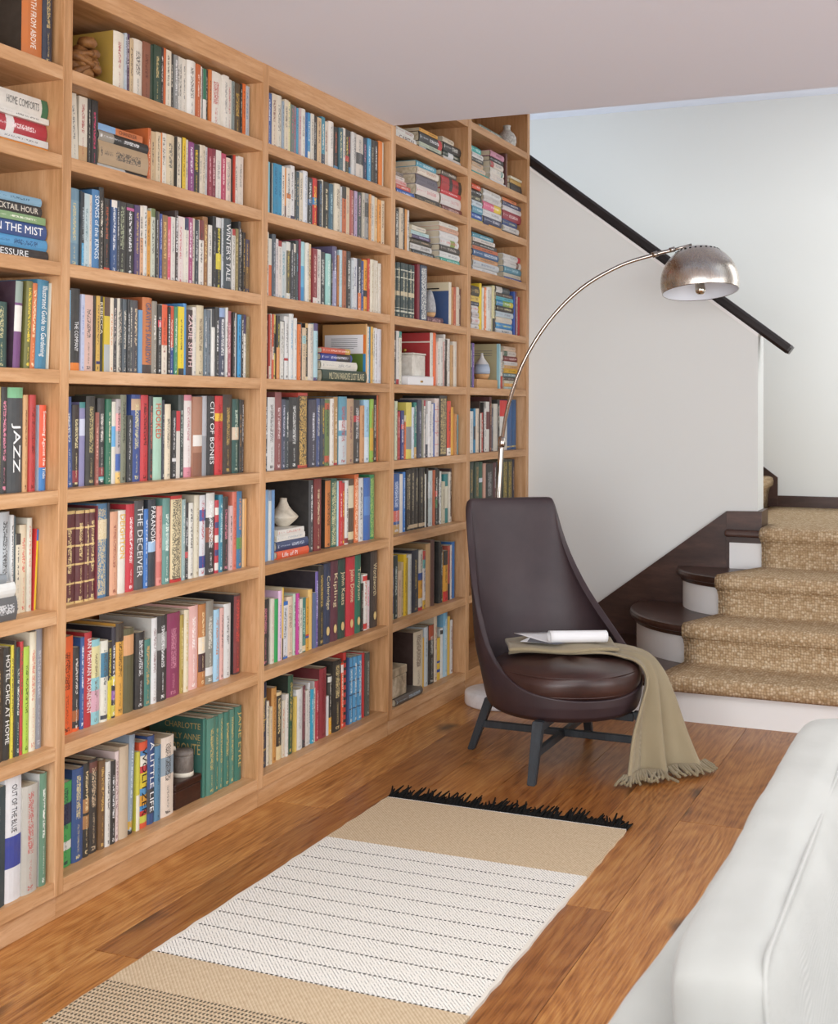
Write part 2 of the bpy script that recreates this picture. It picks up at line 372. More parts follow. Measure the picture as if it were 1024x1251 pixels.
struct('wall_room_end', 2.45, 5.6, 5.5, 5.6, 0.0, CEIL, 'wall_paint')
# low wall beside the stairs, sloping with the upper flight
SL = (2.545-1.655)/1.165
prism('wall_stair_half', [(-0.45, 0.0), (1.165, 0.0), (1.165, 1.655), (-0.45, 1.655+SL*1.615)], 'y', YEND, YEND+0.175, 'wall_paint')['kind'] = 'structure'
prism('trim_1', [(1.163, 1.655), (0.001, 1.655+SL*1.162), (0.001, 1.671+SL*1.162), (1.170, 1.668)], 'y', YEND-0.006, YEND+0.181, 'trim_white')['kind'] = 'structure'

# ------------------------------------------------------------------ staircase
RY = [5.44, 5.73, 6.03, 6.39]; TZ = [0.177, 0.350, 0.532, 0.720]; XR = 2.35
st = tag(empty('staircase', (1.4, 5.9, 0)), 'dark wood stairs with white risers and rounded left ends', 'stairs')
def P_(o, parent=st):
    o.parent = parent; o.matrix_parent_inverse = Matrix.Translation(-Vector((1.4, 5.9, 0))); return o
ELL = [(1.10, 6.12, 0.72, 0.68), (1.12, 6.30, 0.50, 0.57), (1.20, 6.40, 0.385, 0.37)]
def step_outline(k, grow):
    cx, cy, rx, ry = ELL[k]; rx += grow; ry += grow; pts = [(XR, RY[k]-grow), (cx, RY[k]-grow)]
    ry = cy-(RY[k]-grow)
    for i in range(1, 25):
        a = math.pi/2*i/24; pts.append((cx-rx*math.sin(a), cy-ry*math.cos(a)))
    if cy < 6.40: pts.append((cx-rx, 6.40))
    pts.append((XR, 6.40)); return pts
def tread_mesh(k, z0, z1):
    """nosed tread: stacked outlines give the rounded edge"""
    rows = [(z0, 0.022), (z0+0.004, 0.029), ((z0+z1)/2, 0.032), (z1-0.004, 0.029), (z1, 0.022)]
    bm = bmesh.new(); L = []
    for z, g in rows: L.append([bm.verts.new((x, y, z)) for x, y in step_outline(k, g)])
    n = len(L[0])
    for a, b in zip(L, L[1:]):
        for i in range(n): bm.faces.new((a[i], a[(i+1) % n], b[(i+1) % n], b[i]))
    bm.faces.new(L[0][::-1]); bm.faces.new(L[-1])
    return bm_mesh('tread', bm)
zb = 0.0
for k in range(3):
    P_(prism('riser', step_outline(k, 0.0), 'z', zb, TZ[k]-0.034, 'trim_white'))
    P_(prism('cove_strip', step_outline(k, 0.010), 'z', TZ[k]-0.052, TZ[k]-0.034, 'stained'))
    P_(link('tread', tread_mesh(k, TZ[k]-0.034, TZ[k]), None, 'stained_x')); zb = TZ[k]
P_(box('riser', 1.035, XR, RY[3], RY[3]+0.0295, TZ[2], TZ[3]-0.034, 'trim_white'))
P_(box('cove_strip', 1.035, XR, RY[3]-0.004, RY[3]+0.0295, TZ[3]-0.062, TZ[3]-0.034, 'stained_x'))
P_(box('tread', 1.015, XR, RY[3]-0.034, YEND-0.0005, TZ[3]-0.034, TZ[3], 'stained_x', None, 0.012, 3))
P_(prism('landing', [(1.1655, YEND-0.0005), (XR, YEND-0.0005), (XR, YBACK), (0.98, YBACK), (0.98, YEND+0.1755), (1.1655, YEND+0.1755)], 'z', TZ[3]-0.15, TZ[3], 'stained_x'))
for j in range(4):
    x1 = 1.0-0.245*j; z1 = TZ[3]+0.178*(j+1)
    P_(box('riser', x1-0.245, x1, YEND+0.178, YBACK-0.02, z1-0.178, z1-0.03, 'trim_white')); P_(box('tread', x1-0.245, x1+0.03, YEND+0.178, YBACK-0.02, z1-0.03, z1, 'stained_x', None, 0.01, 2))
sk = [(0.04, 0.0), (0.04, 0.065), (1.019, 0.807), (1.019, 0.0)]
P_(prism('skirting', sk, 'y', 6.398, YEND, 'stained_x'))
P_(prism('skirting', [(1.0195, 0.50), (1.0195, 0.8072), (1.187, 0.812), (1.187, 0.50)], 'y', 6.398, YEND, 'stained_x'))
P_(box('skirting', 1.165, 1.187, YEND, YEND+0.177, TZ[3], 0.812, 'stained_x'))
P_(prism('skirting', [(1.069, 0.715), (2.35, 0.715), (2.35, 0.806), (1.069, 0.800)], 'y', YBACK-0.018, YBACK, 'stained_x'))
P_(prism('skirting', [(1.0685, 0.715), (1.0685, 0.905), (0.98, 0.972), (0.1, 1.612), (0.1, 1.30), (0.90, 0.715)], 'y', YBACK-0.018, YBACK, 'stained_x'))

# ------------------------------------------------------------------ runner
def runner():
    XL = [(5.38, 0.905), (5.72, 0.957), (6.03, 1.053), (6.34, 1.178), (6.365, 1.190), (6.602, 1.191), (6.615, 1.03), (7.9, 1.03)]
    path = []
    for k in range(4):
        y, z = RY[k], TZ[k]; h_ = 0.0085
        path += [(y-0.0295, z-0.0435), (y-0.0395, z-0.033), (y-0.0415, z-0.017), (y-0.0395, z-0.002), (y-0.030, z+0.006), (y-0.015, z+h_)]
        if k < 3:
            for t in (0.35, 0.7): path.append((y+0.02+(RY[k+1]-y-0.05)*t, z+h_))
            path += [(RY[k+1]-0.016, z+h_), (RY[k+1]-h_, z+0.016)]
            zz = TZ[k+1]-0.078
            for t in (0.33, 0.66, 1.0): path.append((RY[k+1]-h_, z+0.016+(zz-z-0.016)*t))
            path += [(RY[k+1]-0.0185, TZ[k+1]-0.060), (RY[k+1]-0.0195, TZ[k+1]-0.050)]
        else: path += [(6.50, z+h_), (6.60, z+h_), (6.615, z+h_)]+[(q, z+h_) for q in (7.0, 7.4, YBACK-0.02)]
    vs_, fs = [], []; NX = 14
    for (y, z) in path:
        xl = interp(y, XL); xl += 0.0
        for i in range(NX): vs_.append((xl+(2.02-xl)*i/(NX-1), y, z))
    for a in range(len(path)-1):
        for i in range(NX-1): fs.append((a*NX+i, a*NX+i+1, (a+1)*NX+i+1, (a+1)*NX+i))
    o = link('stair_runner', me_from('stair_runner', vs_, fs), None, 'sisal', True)
    s = o.modifiers.new('thick', 'SOLIDIFY'); s.thickness = 0.016; s.offset = 0; s.use_even_offset = True
    tag(o, 'woven tan sisal runner carpeting the lower stairs and landing', 'carpet')
    # the upper flight's carpet, round its first nosings
    path = []
    for j in range(4):
        x1 = 1.0-0.245*j; z0 = TZ[3]+0.178*j; z1 = z0+0.178
        path += [(x1+0.0085, z0+0.012), (x1+0.0085, z0+0.09), (x1+0.022, z1-0.046), (x1+0.0385, z1-0.032), (x1+0.0405, z1-0.015), (x1+0.036, z1+0.002), (x1+0.018, z1+0.0085), (x1-0.228, z1+0.0085)]
    vs_, fs = [], []; NX = 6
    for (x, z) in path:
        for i in range(NX): vs_.append((x, YEND+0.185+(YBACK-0.03-YEND-0.185)*i/(NX-1), z))
    for a in range(len(path)-1):
        for i in range(NX-1): fs.append((a*NX+i, a*NX+i+1, (a+1)*NX+i+1, (a+1)*NX+i))
    o = link('stair_runner', me_from('stair_runner', vs_, fs), None, 'sisal', True)
    s = o.modifiers.new('thick', 'SOLIDIFY'); s.thickness = 0.016; s.offset = 0; s.use_even_offset = True
    tag(o, 'sisal runner on the upper flight showing behind the half wall end', 'carpet')
runner()

# ------------------------------------------------------------------ handrail
def handrail():
    sec = [(-0.034, 0.0), (0.034, 0.0), (0.040, 0.014), (0.036, 0.036), (0.022, 0.047), (-0.022, 0.047), (-0.036, 0.036), (-0.040, 0.014)]
    p0, p1 = Vector((1.300, 0, 1.655+0.016-SL*0.135)), Vector((-0.45, 0, 1.671+SL*1.615))
    d = (p1-p0).normalized(); n = Vector((-d.z, 0, d.x)); n = n if n.z > 0 else -n
    vs_, fs = [], []; m = len(sec); YC = YEND+0.050
    for p in (p0, p0+d*0.012, p1):
        g = 0.86 if p == p0 else 1.0
        for a, b in sec: q = p+n*(0.029+(b-0.029)*g); vs_.append((q.x, YC+a*g, q.z))
    for r in range(2):
        for i in range(m): fs.append((r*m+i, r*m+(i+1) % m, (r+1)*m+(i+1) % m, (r+1)*m+i))
    fs.append(tuple(range(m))[::-1]); fs.append(tuple(range(2*m, 3*m)))
    bm = bmesh.new(); V = [bm.verts.new(v) for v in vs_]
    for f in fs: bm.faces.new([V[i] for i in f])
    tag(link('handrail', bm_mesh('handrail', bm), None, 'handrail_wood'), 'dark stained wooden handrail sloping along the half wall', 'handrail')
handrail()

# ================================================================== bookcase
UP = [(1.632, 1.668), (2.674, 2.709), (3.680, 3.717), (4.690, 4.731), (5.531, 5.574), (6.378, 6.418)]   # uprights along the wall
LZ = [0.098, 0.439, 0.784, 1.0895, 1.3965, 1.6705, 1.9455, 2.173, 2.397, 2.6252, 2.86]                 # shelf tops
TH = 0.0345; DEP = 0.285
bc = tag(empty('bookcase', (0, 4.0, 0)), 'oak built-in bookcase filling the wall from floor to ceiling', 'bookcase')
def B_(o): o.parent = bc; o.matrix_parent_inverse = Matrix.Translation((0, -4.0, 0)); return o
for i, (a, b) in enumerate(UP):
    top = CEIL if i < 3 else STAIR_CEIL
    if i == 3:
        B_(box('upright', -DEP, 0.0, a, b, 0.061, CEIL, 'oak_up', None, 0.0012, 1)); B_(box('upright', -DEP, 0.0, 4.711, b, CEIL+0.001, STAIR_CEIL, 'oak_up', None, 0.0008, 1))
    else: B_(box('upright', -DEP, 0.0, a, b, 0.061, top, 'oak_up', None, 0.0012, 1))
BAYS = [(UP[i][1], UP[i+1][0]) for i in range(5)]
for i, (a, b) in enumerate(BAYS):
    for k, z in enumerate(LZ):
        if i < 3 and k > 7: continue
        B_(box('shelf', -DEP, -0.0012, a, b, 0.061 if k == 0 else z-TH, z, 'oak_long', None, 0.0012, 1))
    if i < 3: B_(box('fascia', -DEP, -0.0012, a, b, 2.3645, CEIL, 'oak_long', None, 0.0012, 1))
    B_(box('back_panel', -DEP-0.012, -DEP, a-0.018, b+0.018, 0.061, (CEIL if i < 3 else STAIR_CEIL), 'oak_back'))
    B_(box('toe_kick', -DEP, -0.010, a-0.017, b+(0.018 if i < 4 else 0.038), 0.0, 0.0605, 'oak_long', None, 0.001, 1))

# ================================================================== books
# one row per compartment: bay (1 = farthest from the stairs), shelf index from the floor, crop origin and scale the
# readings were taken at, first edge, setback of the spines.  book: right edge, top, colour, options
#   t=title i=ink b=lo-hi-colour (band on the spine) L=colour of the cover facing the camera  e=lean  d=depth  k=marks off
#   '>' x starts again at x;  'S' x0 setback : lying books bottom to top (right edge, thickness, colour)
ROWS = []
def row(*a): ROWS.append(a)
row(1, 7, 0, 0, 4.1667, 133, .05, '''220 -70 C9702E t=EARTH_FROM_ABOVE i=F2ECE0 L=2A231C d=.2; 270 -60 20283C i=C8B078''')
row(1, 6, 0, 0, 4.1667, 0, .05, '''S 0 .045: 292 33 E08A2C i=F4E8D0 w=.25 | 290 35 DCDAD6 i=777 w=.25 | 268 84 B02838 i=F0E0E0 b=.38-.5-E8E0DC w=.245 | 262 30 DDD9D0 i=555 w=.235 | 250 95 DCD6CC t=HOME_COMFORTS i=6A6A66 b=.9-1-2F6A48 w=.24''')
row(1, 5, 0, 0, 4.1667, 0, .05, '''S 0 .04: 300 54 26262A t=PRESSURE i=E8E8E8 w=.25 | 258 58 4F98C8 i=1F3F6A w=.24 | 238 72 2F4F88 t=IN_THE_MIST i=F0F0F0 w=.23 | 230 38 7FA070 i=E8E8D8 w=.235 | 213 53 2A2A2C t=COCKTAIL_HOUR i=D8D0C0 w=.23 | 210 42 7FA8C0 i=2A4A5A w=.23''')
row(1, 4, 0, 300, 4.1667, -60, .05, '''-20 200 3A5A6A; 45 285 1F4A44 i=C8C090; > 74; 112 180 6A3A70 b=.42-.72-E0DCD4 b=.75-1-8A9A90 L=3A2238 d=.19 k=1 e=2.4; > 125; 157 180 6A6A2E i=E8C840 e=2.4; 184 190 D07038 i=F0D8B0 e=2.4; 244 175 3A80A0 t=Illustrated_Guide_to_Gardening i=F0F0EC e=2.4; 249 190 DAD0BC e=2.4 k=1''')
row(1, 3, 0, 300, 4.1667, -30, .055, '''10 720 D8C880; 42 720 252427 i=E08AA0; 125 722 3A3E42 t=JAZZ i=F4F4F0 b=.9-1-7FC090; 150 760 C89A68 i=5A2A1A; 182 760 B02A2A i=5A1414; > 205; 240 812 E0502A b=0-.27-2F78B8 L=C8D8E8 t=Swimming_Against_the_Tide i=F4F0E8''')
row(1, 2, 0, 580, 4.1667, -235, .115, '''-190 190 A8B0B4; > 4; 55 190 B8BEC2 L=A8B0B4; 70 205 D8D8D6; 80 210 3A5058; 104 300 E0D6C0 b=.86-1-333 i=333; 139 255 DCCDB0 i=C8504A; 164 220 D8D4C4 i=C86A5A; > 166; 171 275 C82A2A e=2.6 k=1; 182 280 E8C820 b=.86-1-3070C0 i=222 e=2.6; S 0 .006: 88 120 5A5A5C i=D8D8D8 w=.23 | 80 72 E0E0DC k=1 w=.2 | 38 46 8A9298 k=1 w=.17''')
row(1, 1, 0, 580, 4.1667, -30, .06, '''22 890 3A2E24 i=C8A860; 60 880 262422 t=HOTEL_CHIC_AT_HOME i=ECE8E0; 75 868 D8C840 i=333; 85 845 3A3430; 106 880 1F3A3C i=E0E0D8; 124 850 C83A40 i=2A6A3A; 154 875 A8C848 i=3A4A1A; 188 800 E0D8C0 i=C87A6A; 224 785 8A8C94 i=B8BAC0 L=7A7C84''')
row(1, 0, 0, 880, 4.1667, -60, .05, '''30 350 2A4048 L=22343C; 115 280 E4E4E6 b=.27-.52-2F3F98 t=OUT_OF_THE_BLUE i=26262A; 192 330 BDB9B0 i=B84A48; > 208; 245 270 5F8870 i=F0F0E8 L=D8DAD6''')

row(2, 7, 80, 30, 4, 250, .06, '''290 40 E6DDCB i=A02A3A L=B8963E d=.17; 300 42 B9C4CE; 313 45 4A2C4A i=E8E0E0; 331 68 C9B08A; 382 74 E3DACB i=444; 415 86 8A5138 i=5A3020; 430 100 1F3B2A k=1; 465 103 21402F i=D0B880; 478 113 1E1A18 i=E0D8D0; 490 115 C8622F k=1; 518 125 E4DAC6 i=222; 530 140 35312C; 548 150 8D8E8C i=eee; 560 155 D9D5CC i=333; 574 160 D8D4C9 i=222; 597 168 DDD6C9 i=777; 638 178 E8E5DD i=333; 658 195 C0602C i=f0e0d0; 668 205 E4E0D8; 674 215 2B2A28 k=1; 690 216 E4E0D8 b=.45-1-1E7050 k=1; 700 220 222222; 713 220 D07432; 770 232 E6E0D5 i=B02A2A; 795 250 E3DDD2 i=888; 815 268 DCD6CB i=B04040; 825 278 7D8A88; 860 288 4A3A22 i=C9A24A; 868 290 1c1a18; 882 290 E06A22 i=3a2a1a; 902 300 B8BFC4 i=4A6FA0''')
row(2, 6, 80, 105, 4, 50, .06, '''70 32 E2DAC8 i=666 e=-4; 112 42 E5DCCB i=A02A2A b=0-.3-C8A070; 126 50 2A2A2A; 160 58 1F1E1E i=D0406A; S 160 .058: 403 44 2B2B2B i=ECECEC b=.0-.55-C8C8C4 | 402 113 B59A78 i=3A3A3A | 405 48 242424 i=E8E8E8 b=0-.3-9A9488 | 378 34 C9713A b=0-.38-7DA7D0 t=CHANDLER i=3A1A1A; > 405; 420 206 C9652B i=f0e0c8; 445 222 C9AE88 i=5a4a3a; 468 226 D8C4A4 i=444; 474 228 D9803A k=1; 497 230 E6DECF i=222; 542 239 D9C8A8 i=555; 546 248 222222 k=1; 569 250 E6DAC2 i=222; 573 251 26221e k=1; 590 253 E8C324 i=6a4a10; 603 262 D8CDB8; 627 275 8A3A80 i=F0E8F0; 657 286 23211E i=E8C828; 672 288 E2D5C0 i=777; 686 291 D9CBB5; 698 298 C9C9C9 i=336; 717 305 8E1E38 i=E0B0B8; 735 308 7E1A34 i=E8C8C8; 760 315 E3DDD4 i=888; 782 331 B83A5E i=F0D8D8; 815 352 E6CFC0 i=888; 822 338 2a2220 k=1; 829 338 C23A22 k=1; 842 345 E4DED5; 866 346 E0D9CE i=888''')
row(2, 5, 80, 220, 4, 28, .05, '''70 42 6F93A8 b=.3-.85-7FA2B4 i=D8C88A; 78 52 22303A; 90 60 2A3138 b=0-.33-4FA3CF i=C8D8E0; 118 66 BED0D4 i=6A8A90; 131 72 E0D3BE i=a88; 168 48 3D78AA t=SONGS_of_the_KINGS i=E8F0F4; 193 36 262422 i=E0D8C8; 222 90 2A2624 b=0-.06-C8482E i=B0593A; 249 98 2E4F80 i=F0F0F0 b=.9-1-E8E0D8; 262 100 26303F i=ccc; 300 106 2B2A28 i=A8B090; 337 115 232325 b=.9-.94-C05A90 i=F0F0F0; 362 123 54406E i=D0B060; 380 125 D9A880 b=.55-1-E4DACB; 403 126 DCDAD2 i=333; 420 150 D99A3A i=6a3a10; 440 139 C8CDBC b=.88-1-6F7F4F i=444; 452 152 2C2B2A i=ddd; 461 155 C8B08A; 472 165 3A4F94 i=d8d8e8; 498 172 8F6A44 i=E0B870; 516 180 D8506A i=f4e0e0; 536 180 DDD8D0 i=888; 553 150 3A2A2A i=E8E8E8; 581 178 E3D6D2 i=C05A60; 601 186 E2DDCF b=.82-1-2E3358 i=888; 622 183 A8487A i=F4E8F0; 636 186 D5CDBB i=555; 653 195 2F3A42 i=ccc; 675 196 E4DED6 b=.7-1-7A2A2A i=333; 701 180 8F6034 i=E0C080; 719 220 E3DFD6 i=444; 736 178 1F2022 i=a0a0a0; 769 184 202020 b=.28-.5-D8C840 b=.86-1-D9D9D9 i=E8D848; 779 186 BFC5C8; 817 189 3F4B52 t=WINTER'S_TALE i=F0F0F0; 832 240 DAD6CE b=.9-1-B02A2A; 845 238 8A7A4A i=f0e0a0; 858 203 242424 i=ddd; 868 240 22252A; 882 255 1C1C20 i=C8A860; 902 290 4A4A62 b=.1-.5-7A6040 i=C8A860''')
row(2, 4, 80, 340, 4, 22, .05, '''33 56 7FB8D8 b=0-.5-E0D8C0 k=1; 80 50 2B2A2A b=0-.1-E8821E t=THE_COMPANY i=F0F0F0; 98 78 BFC6E0 i=6a7ab0; 138 82 D9B5A8 i=3A3A3A; 148 85 2A2622; 166 86 D0A850 i=3a2a1a b=.1-.14-2A2A6A; 191 88 2C2A28 t=REBECCA i=E8DCC0; 219 93 D6B92E b=.75-1-5A4030 b=0-.37-B0B4B4 k=1; 236 96 E4D8C4 i=C87838; 252 98 3A3A40 i=D8C8C0; 266 98 C9C2B4; 284 98 3E4448 i=C8B8A8; 305 102 47525A i=D0C8B8; 318 103 2B2D30 i=ccc; 334 105 4A4F50 i=D8D0C0; 361 108 3F3D42 i=D8C0A0; 379 155 6F9FC8 k=1; > 384; 430 94 C4743F t=GRAVITY'S_RAINBOW i=2A5A80 L=A85A2E d=.15 b=0-.12-3A2A28; 456 112 8A8478 i=ECE8E0; 475 130 262626 b=.68-.78-C8304A i=ddd; 501 128 E6DCCB b=.42-1-E0603A i=8a3a2a; 514 140 201F1F i=F0F0F0; 533 136 D04A2A b=0-.4-28468A i=F0E8E0; 550 138 3E8A6A i=d8e8d8; 577 139 E8D02A b=0-.1-222222 i=3A3A2A; 592 123 4F90C8 k=1; 626 155 3A2422 t=ZADIE_SMITH i=F0D0D0; 646 141 DCD6CC i=999; 681 133 D2C4A4 i=6a5a4a; 698 152 5E6E7A i=ddd; 717 155 68747E i=333; 734 150 E0DED8 b=.73-1-30343A k=1; 754 141 24262A i=F0F0F0; 783 146 3A4058 b=.87-1-8FA8D0 i=F0F0F0; 793 143 DAD8D2; 818 160 A8606A i=E8C8C8; 828 166 202020; 836 170 C8C8C8 k=1; 843 172 202020; 859 178 3FA0D8 i=103050; 871 176 222222 i=eee; 887 178 E2DED4 b=.7-1-3A3060 i=666; 902 186 8F7F5A i=6a5a30''')
row(2, 3, 80, 465, 4, 20, .055, '''42 80 3A5490 i=E8E8E0 e=-2; 76 118 2A1A16 b=.05-.2-8A2030 i=E8D9A8; 104 105 8A86B0 b=.6-.8-D0D4E8 b=.93-1-3A8A88 k=1; 149 76 2A2824 i=B8A878; 165 155 9A5A50 i=e0b0a0; 201 86 2B2B2D b=.1-.2-8A2A30 b=.05-.09-5FB0B0 i=E0D8D0; 228 90 1F6B50 i=E8E0C0; 248 103 DAD5C8 b=.45-.7-5FA8D8 k=1; 273 90 B0A8A8 b=.62-.83-E0A0A0 b=.15-.35-3A5FA8 b=0-.13-E8C070 i=333; 303 69 7A7E6A i=2A2A22; 329 170 2F3338 i=bbb; 375 68 2E4A8C b=.82-.95-C8A888 i=D8D0A0; 412 71 C03038 i=3A1010; 432 76 2F2F33 i=D07060; 477 81 A8CDB8 t=HOOKED i=D0502A; 490 95 20283A i=ccc; 521 115 E0D2B8 i=444; 540 146 26282C b=.25-.3-DDD i=ccc; 560 148 D8D2C8 b=.7-1-C8303A k=1; 588 70 35403E i=B8C0B8; 626 70 D88A9A b=.12-.93-E4DCD8 i=B07078; 671 79 A87860 b=.38-.52-E4E0DA b=0-.3-8A5A44 k=1; 697 75 8F9298 b=.5-1-B0B2B8 k=1; 733 75 24262A t=CITY_OF_BONES i=F0F0F0; 771 75 C82830 b=.68-.78-E8B830 i=8A1018; 818 68 3A2E28 i=C8A860; 851 90 1F4F4A b=.45-.62-D8C0A8 i=C8D8C8; 862 92 20282A i=d8a060; 876 95 1E1E22 i=E8E8E8''')
MAR = 'b=.0-.025-D8B878 b=.21-.23-D8B878 b=.41-.43-D8B878 b=.61-.63-D8B878 b=.8-.82-D8B878 b=.965-1-D8B878 i=E0C890'
row(2, 2, 80, 590, 4, 8, .06, f'''55 137 5A1F26 {MAR}; 98 134 5A1F26 {MAR}; 122 131 5A1F26 {MAR}; 152 128 5A1F26 {MAR}; 158 112 7A2A3A k=1; 210 101 4A7AA0 b=.62-.83-E6D8B8 i=D0BC90 x=1; 222 97 1F2A3A k=1; 262 140 D8A080 i=8a4a3a; 303 134 E4DFD4 t=DEIGHTON i=E0B030; 344 104 C02A3A i=F4E8E8; 391 86 4A4A4C t=THE_DECEIVER i=DEDEDE; 412 128 2F6FB8 i=F0F0F0; 451 81 26303C b=.4-.52-9FC0E0 t=PARANOIA i=F0F0F0; 478 113 D88A80 b=.1-.3-C87068 i=a04a40; 516 75 5F8F88 b=.4-.7-7FA8A0 i=E8F0E8; 571 62 C02A2A b=.04-.96-DCCCA4 i=222222 x=1; 588 80 8FA8A8 i=e8e8e0; 609 98 35363A b=.28-.36-C83A44 i=ddd; 633 97 DCD9D0 i=222; 659 60 CFC7B2 i=9a8a6a; 693 60 D8DAE0 b=.1-.25-304A90 b=.68-.82-4060A0 i=B03040; 735 49 2A2A2E b=.7-1-DAD8D4 b=.4-.58-8A4A3A i=F0F0F0; 754 85 B83040 b=.04-.14-E4DED6 b=.24-.32-3A3A70 b=.42-.52-E4DED6 b=.62-.7-3A3A70 b=.8-.9-E4DED6 k=1; 775 58 2E8098 i=C8E0E0; 803 69 252528 i=C87A8A; 818 112 D8B8B8; 841 43 D0705C i=b05040; 868 41 2F6F98 i=E0904A b=.25-.4-3A8A50; 878 78 D8B080 k=1; 889 76 D09A58 k=1''')
row(2, 1, 80, 710, 4, -8, .07, '''40 270 E8601E i=3A1A10; 77 325 302C2C b=0-.04-E8601E b=.12-.25-A86030 i=E8E0D8; 97 275 2F5A98 i=E8F0F4; 133 250 B82830 t=IAN_McEWAN_ATONEMENT i=F4ECEC; 175 285 8FC8D0 b=.15-.4-D8A8B8 b=.55-.92-E0D8A0 i=6a5a4a; 210 290 E0DED0 b=.55-.85-3A7A98 b=.03-.08-2F3A4A i=555; 231 295 D8C840 b=.5-1-2A2620 i=E8D858; 252 226 2A2838 b=.02-.14-C8C050 b=.2-.3-8A5AA0 b=.36-.46-D8C848 i=F0F0F0; 292 205 E0A848 i=2A2018 b=.8-1-3A3028; 342 230 5A5638 b=.68-.92-D8A070 k=1 L=4A4830; > 347; 390 250 201F22 i=D8D8D8; 425 285 3F7A70 i=D0A060 L=C8B898; 453 180 DCDCDC i=8A6A6A L=CFCDC6 d=.19; 500 168 2E2C2E b=.6-.8-9A9A98 i=E8E8E8 d=.19; 567 155 8A2F58 i=C88A9A d=.19; 585 165 A89040 i=E8D8A0; 609 140 E0D4B8 i=C09848; 656 120 E8B8B0 i=F4ECE8 d=.19; 691 112 B87840 b=.4-.6-E8DCC8 b=.18-.4-402028 i=F0D8A8 d=.19; 728 95 8A867C b=.1-.2-D8D8D8 i=E0DCD0 d=.19; 757 138 9FC8E0 i=C0703A; 777 130 D8A8A0 i=555; 812 110 D8D8D6 i=444 d=.19; > 828; 860 65 3A2628 b=.02-.98-7A2A2E i=C84A44 L=262428 d=.2''')
row(2, 0, 80, 840, 4, -14, .05, '''35 462 3FA050 b=.5-.75-1F2A4A b=.2-.3-E0E0D8 i=1A1A3A; 90 395 2A4F88 i=D8C890; 122 370 252422 b=.3-.44-A87848 b=.47-.62-A87848 i=E8D0A0 d=.18; 166 350 2A2624 i=D0B898 b=.86-.97-6A3A30 d=.19; 196 355 6A4A28 i=D0A860 d=.18; 220 362 DCD9D2 d=.18; 246 358 242424 i=E0E0E0 d=.18; 266 312 E0CCC8 i=8A6A6A d=.19; 310 285 C8B49A k=1 d=.2; 338 235 8FA0B0 b=0-.04-222222 b=.05-.13-C8A040 i=C8D4DC e=2 d=.2; > 351; 369 315 C8C040 b=0-.45-E8E0C8 k=1; 409 265 D8502A b=.84-.9-4080B8 b=.72-.84-E8E0D0 b=.64-.72-C8303A b=.46-.64-D8C030 b=.38-.46-4F90C0 b=.26-.38-E0A030 b=.2-.26-3F88C0 b=.14-.2-C03028 b=.06-.14-C8C84A t=WOLITZER i=26221E; 443 236 2A4A80 b=.12-.4-3A3C42 t=A_LITTLE_LIFE i=F0F0F0 d=.19; 474 285 4F80A0 i=2A4A60; 536 240 E4D4C4 b=.52-.75-8FA0AC i=3A3430 L=C8B090 d=.2; > 676; 692 152 2F6F60 L=1F5A50 d=.2 k=1; 735 148 4A8070 i=C8B070 d=.19; 752 140 2F6F60 i=C8B070 d=.19; 780 128 4A8070 i=C8B070 d=.19; 808 118 2F6F60 i=C8B070 d=.19; 835 106 4A8070 i=C8B070 d=.19; 868 92 2F6F60 t=JANE_EYRE i=C8B070 d=.19''')

row(3, 7, 320, 100, 6.4, 60, .05, '''78 90 3A5FA0 i=d8e0f0; 118 95 E0D2BC i=6A2A2A; 165 108 DDD5C4 i=555; 176 150 9FB0C0; 206 140 DDD0B8 i=333; 226 156 E8E0B0 i=5a7a8a; 252 180 6A7A72 i=C86A80; 276 190 9A8090 i=a03040; 289 205 4FA0C0; 304 205 C8B0B0 i=B03040; 346 212 E0DCD2 i=888; 362 240 2F6FB0; 381 242 3F90C0 b=0-.2-E8E0D0 i=e8e8e8; 405 250 D8D2C4 i=444; 435 265 1F1F22 i=aaa; 467 280 D8B890 i=6a4a3a; 494 275 3F8AA0 b=0-.25-2A3A50 i=E8E8D8; 527 310 DCCFBE i=7A2A2A; 567 312 E6E0D8 i=999; 601 355 22201F b=.03-.12-4F8AB0 i=C86040; 632 362 3A6470 i=d8d0a0; 653 362 E0D8CC; 680 375 26241F b=.3-.42-C03028 i=E8D060; 699 385 2A2422 b=.02-.2-2F8AA8 i=D8504A; 720 393 DAD8D4 i=999; 738 400 B8B4B0; 800 420 D8CEC2 b=.35-.6-4A4A4A i=777; 827 440 1F2F4A i=C8889A; 852 445 4FA0C8 i=E8F4F8; 881 455 2A2624 i=A8A088; 910 462 1F1E1E i=F0F0F0; 938 465 E8802A k=1; 953 475 D8D0C0 k=1''')
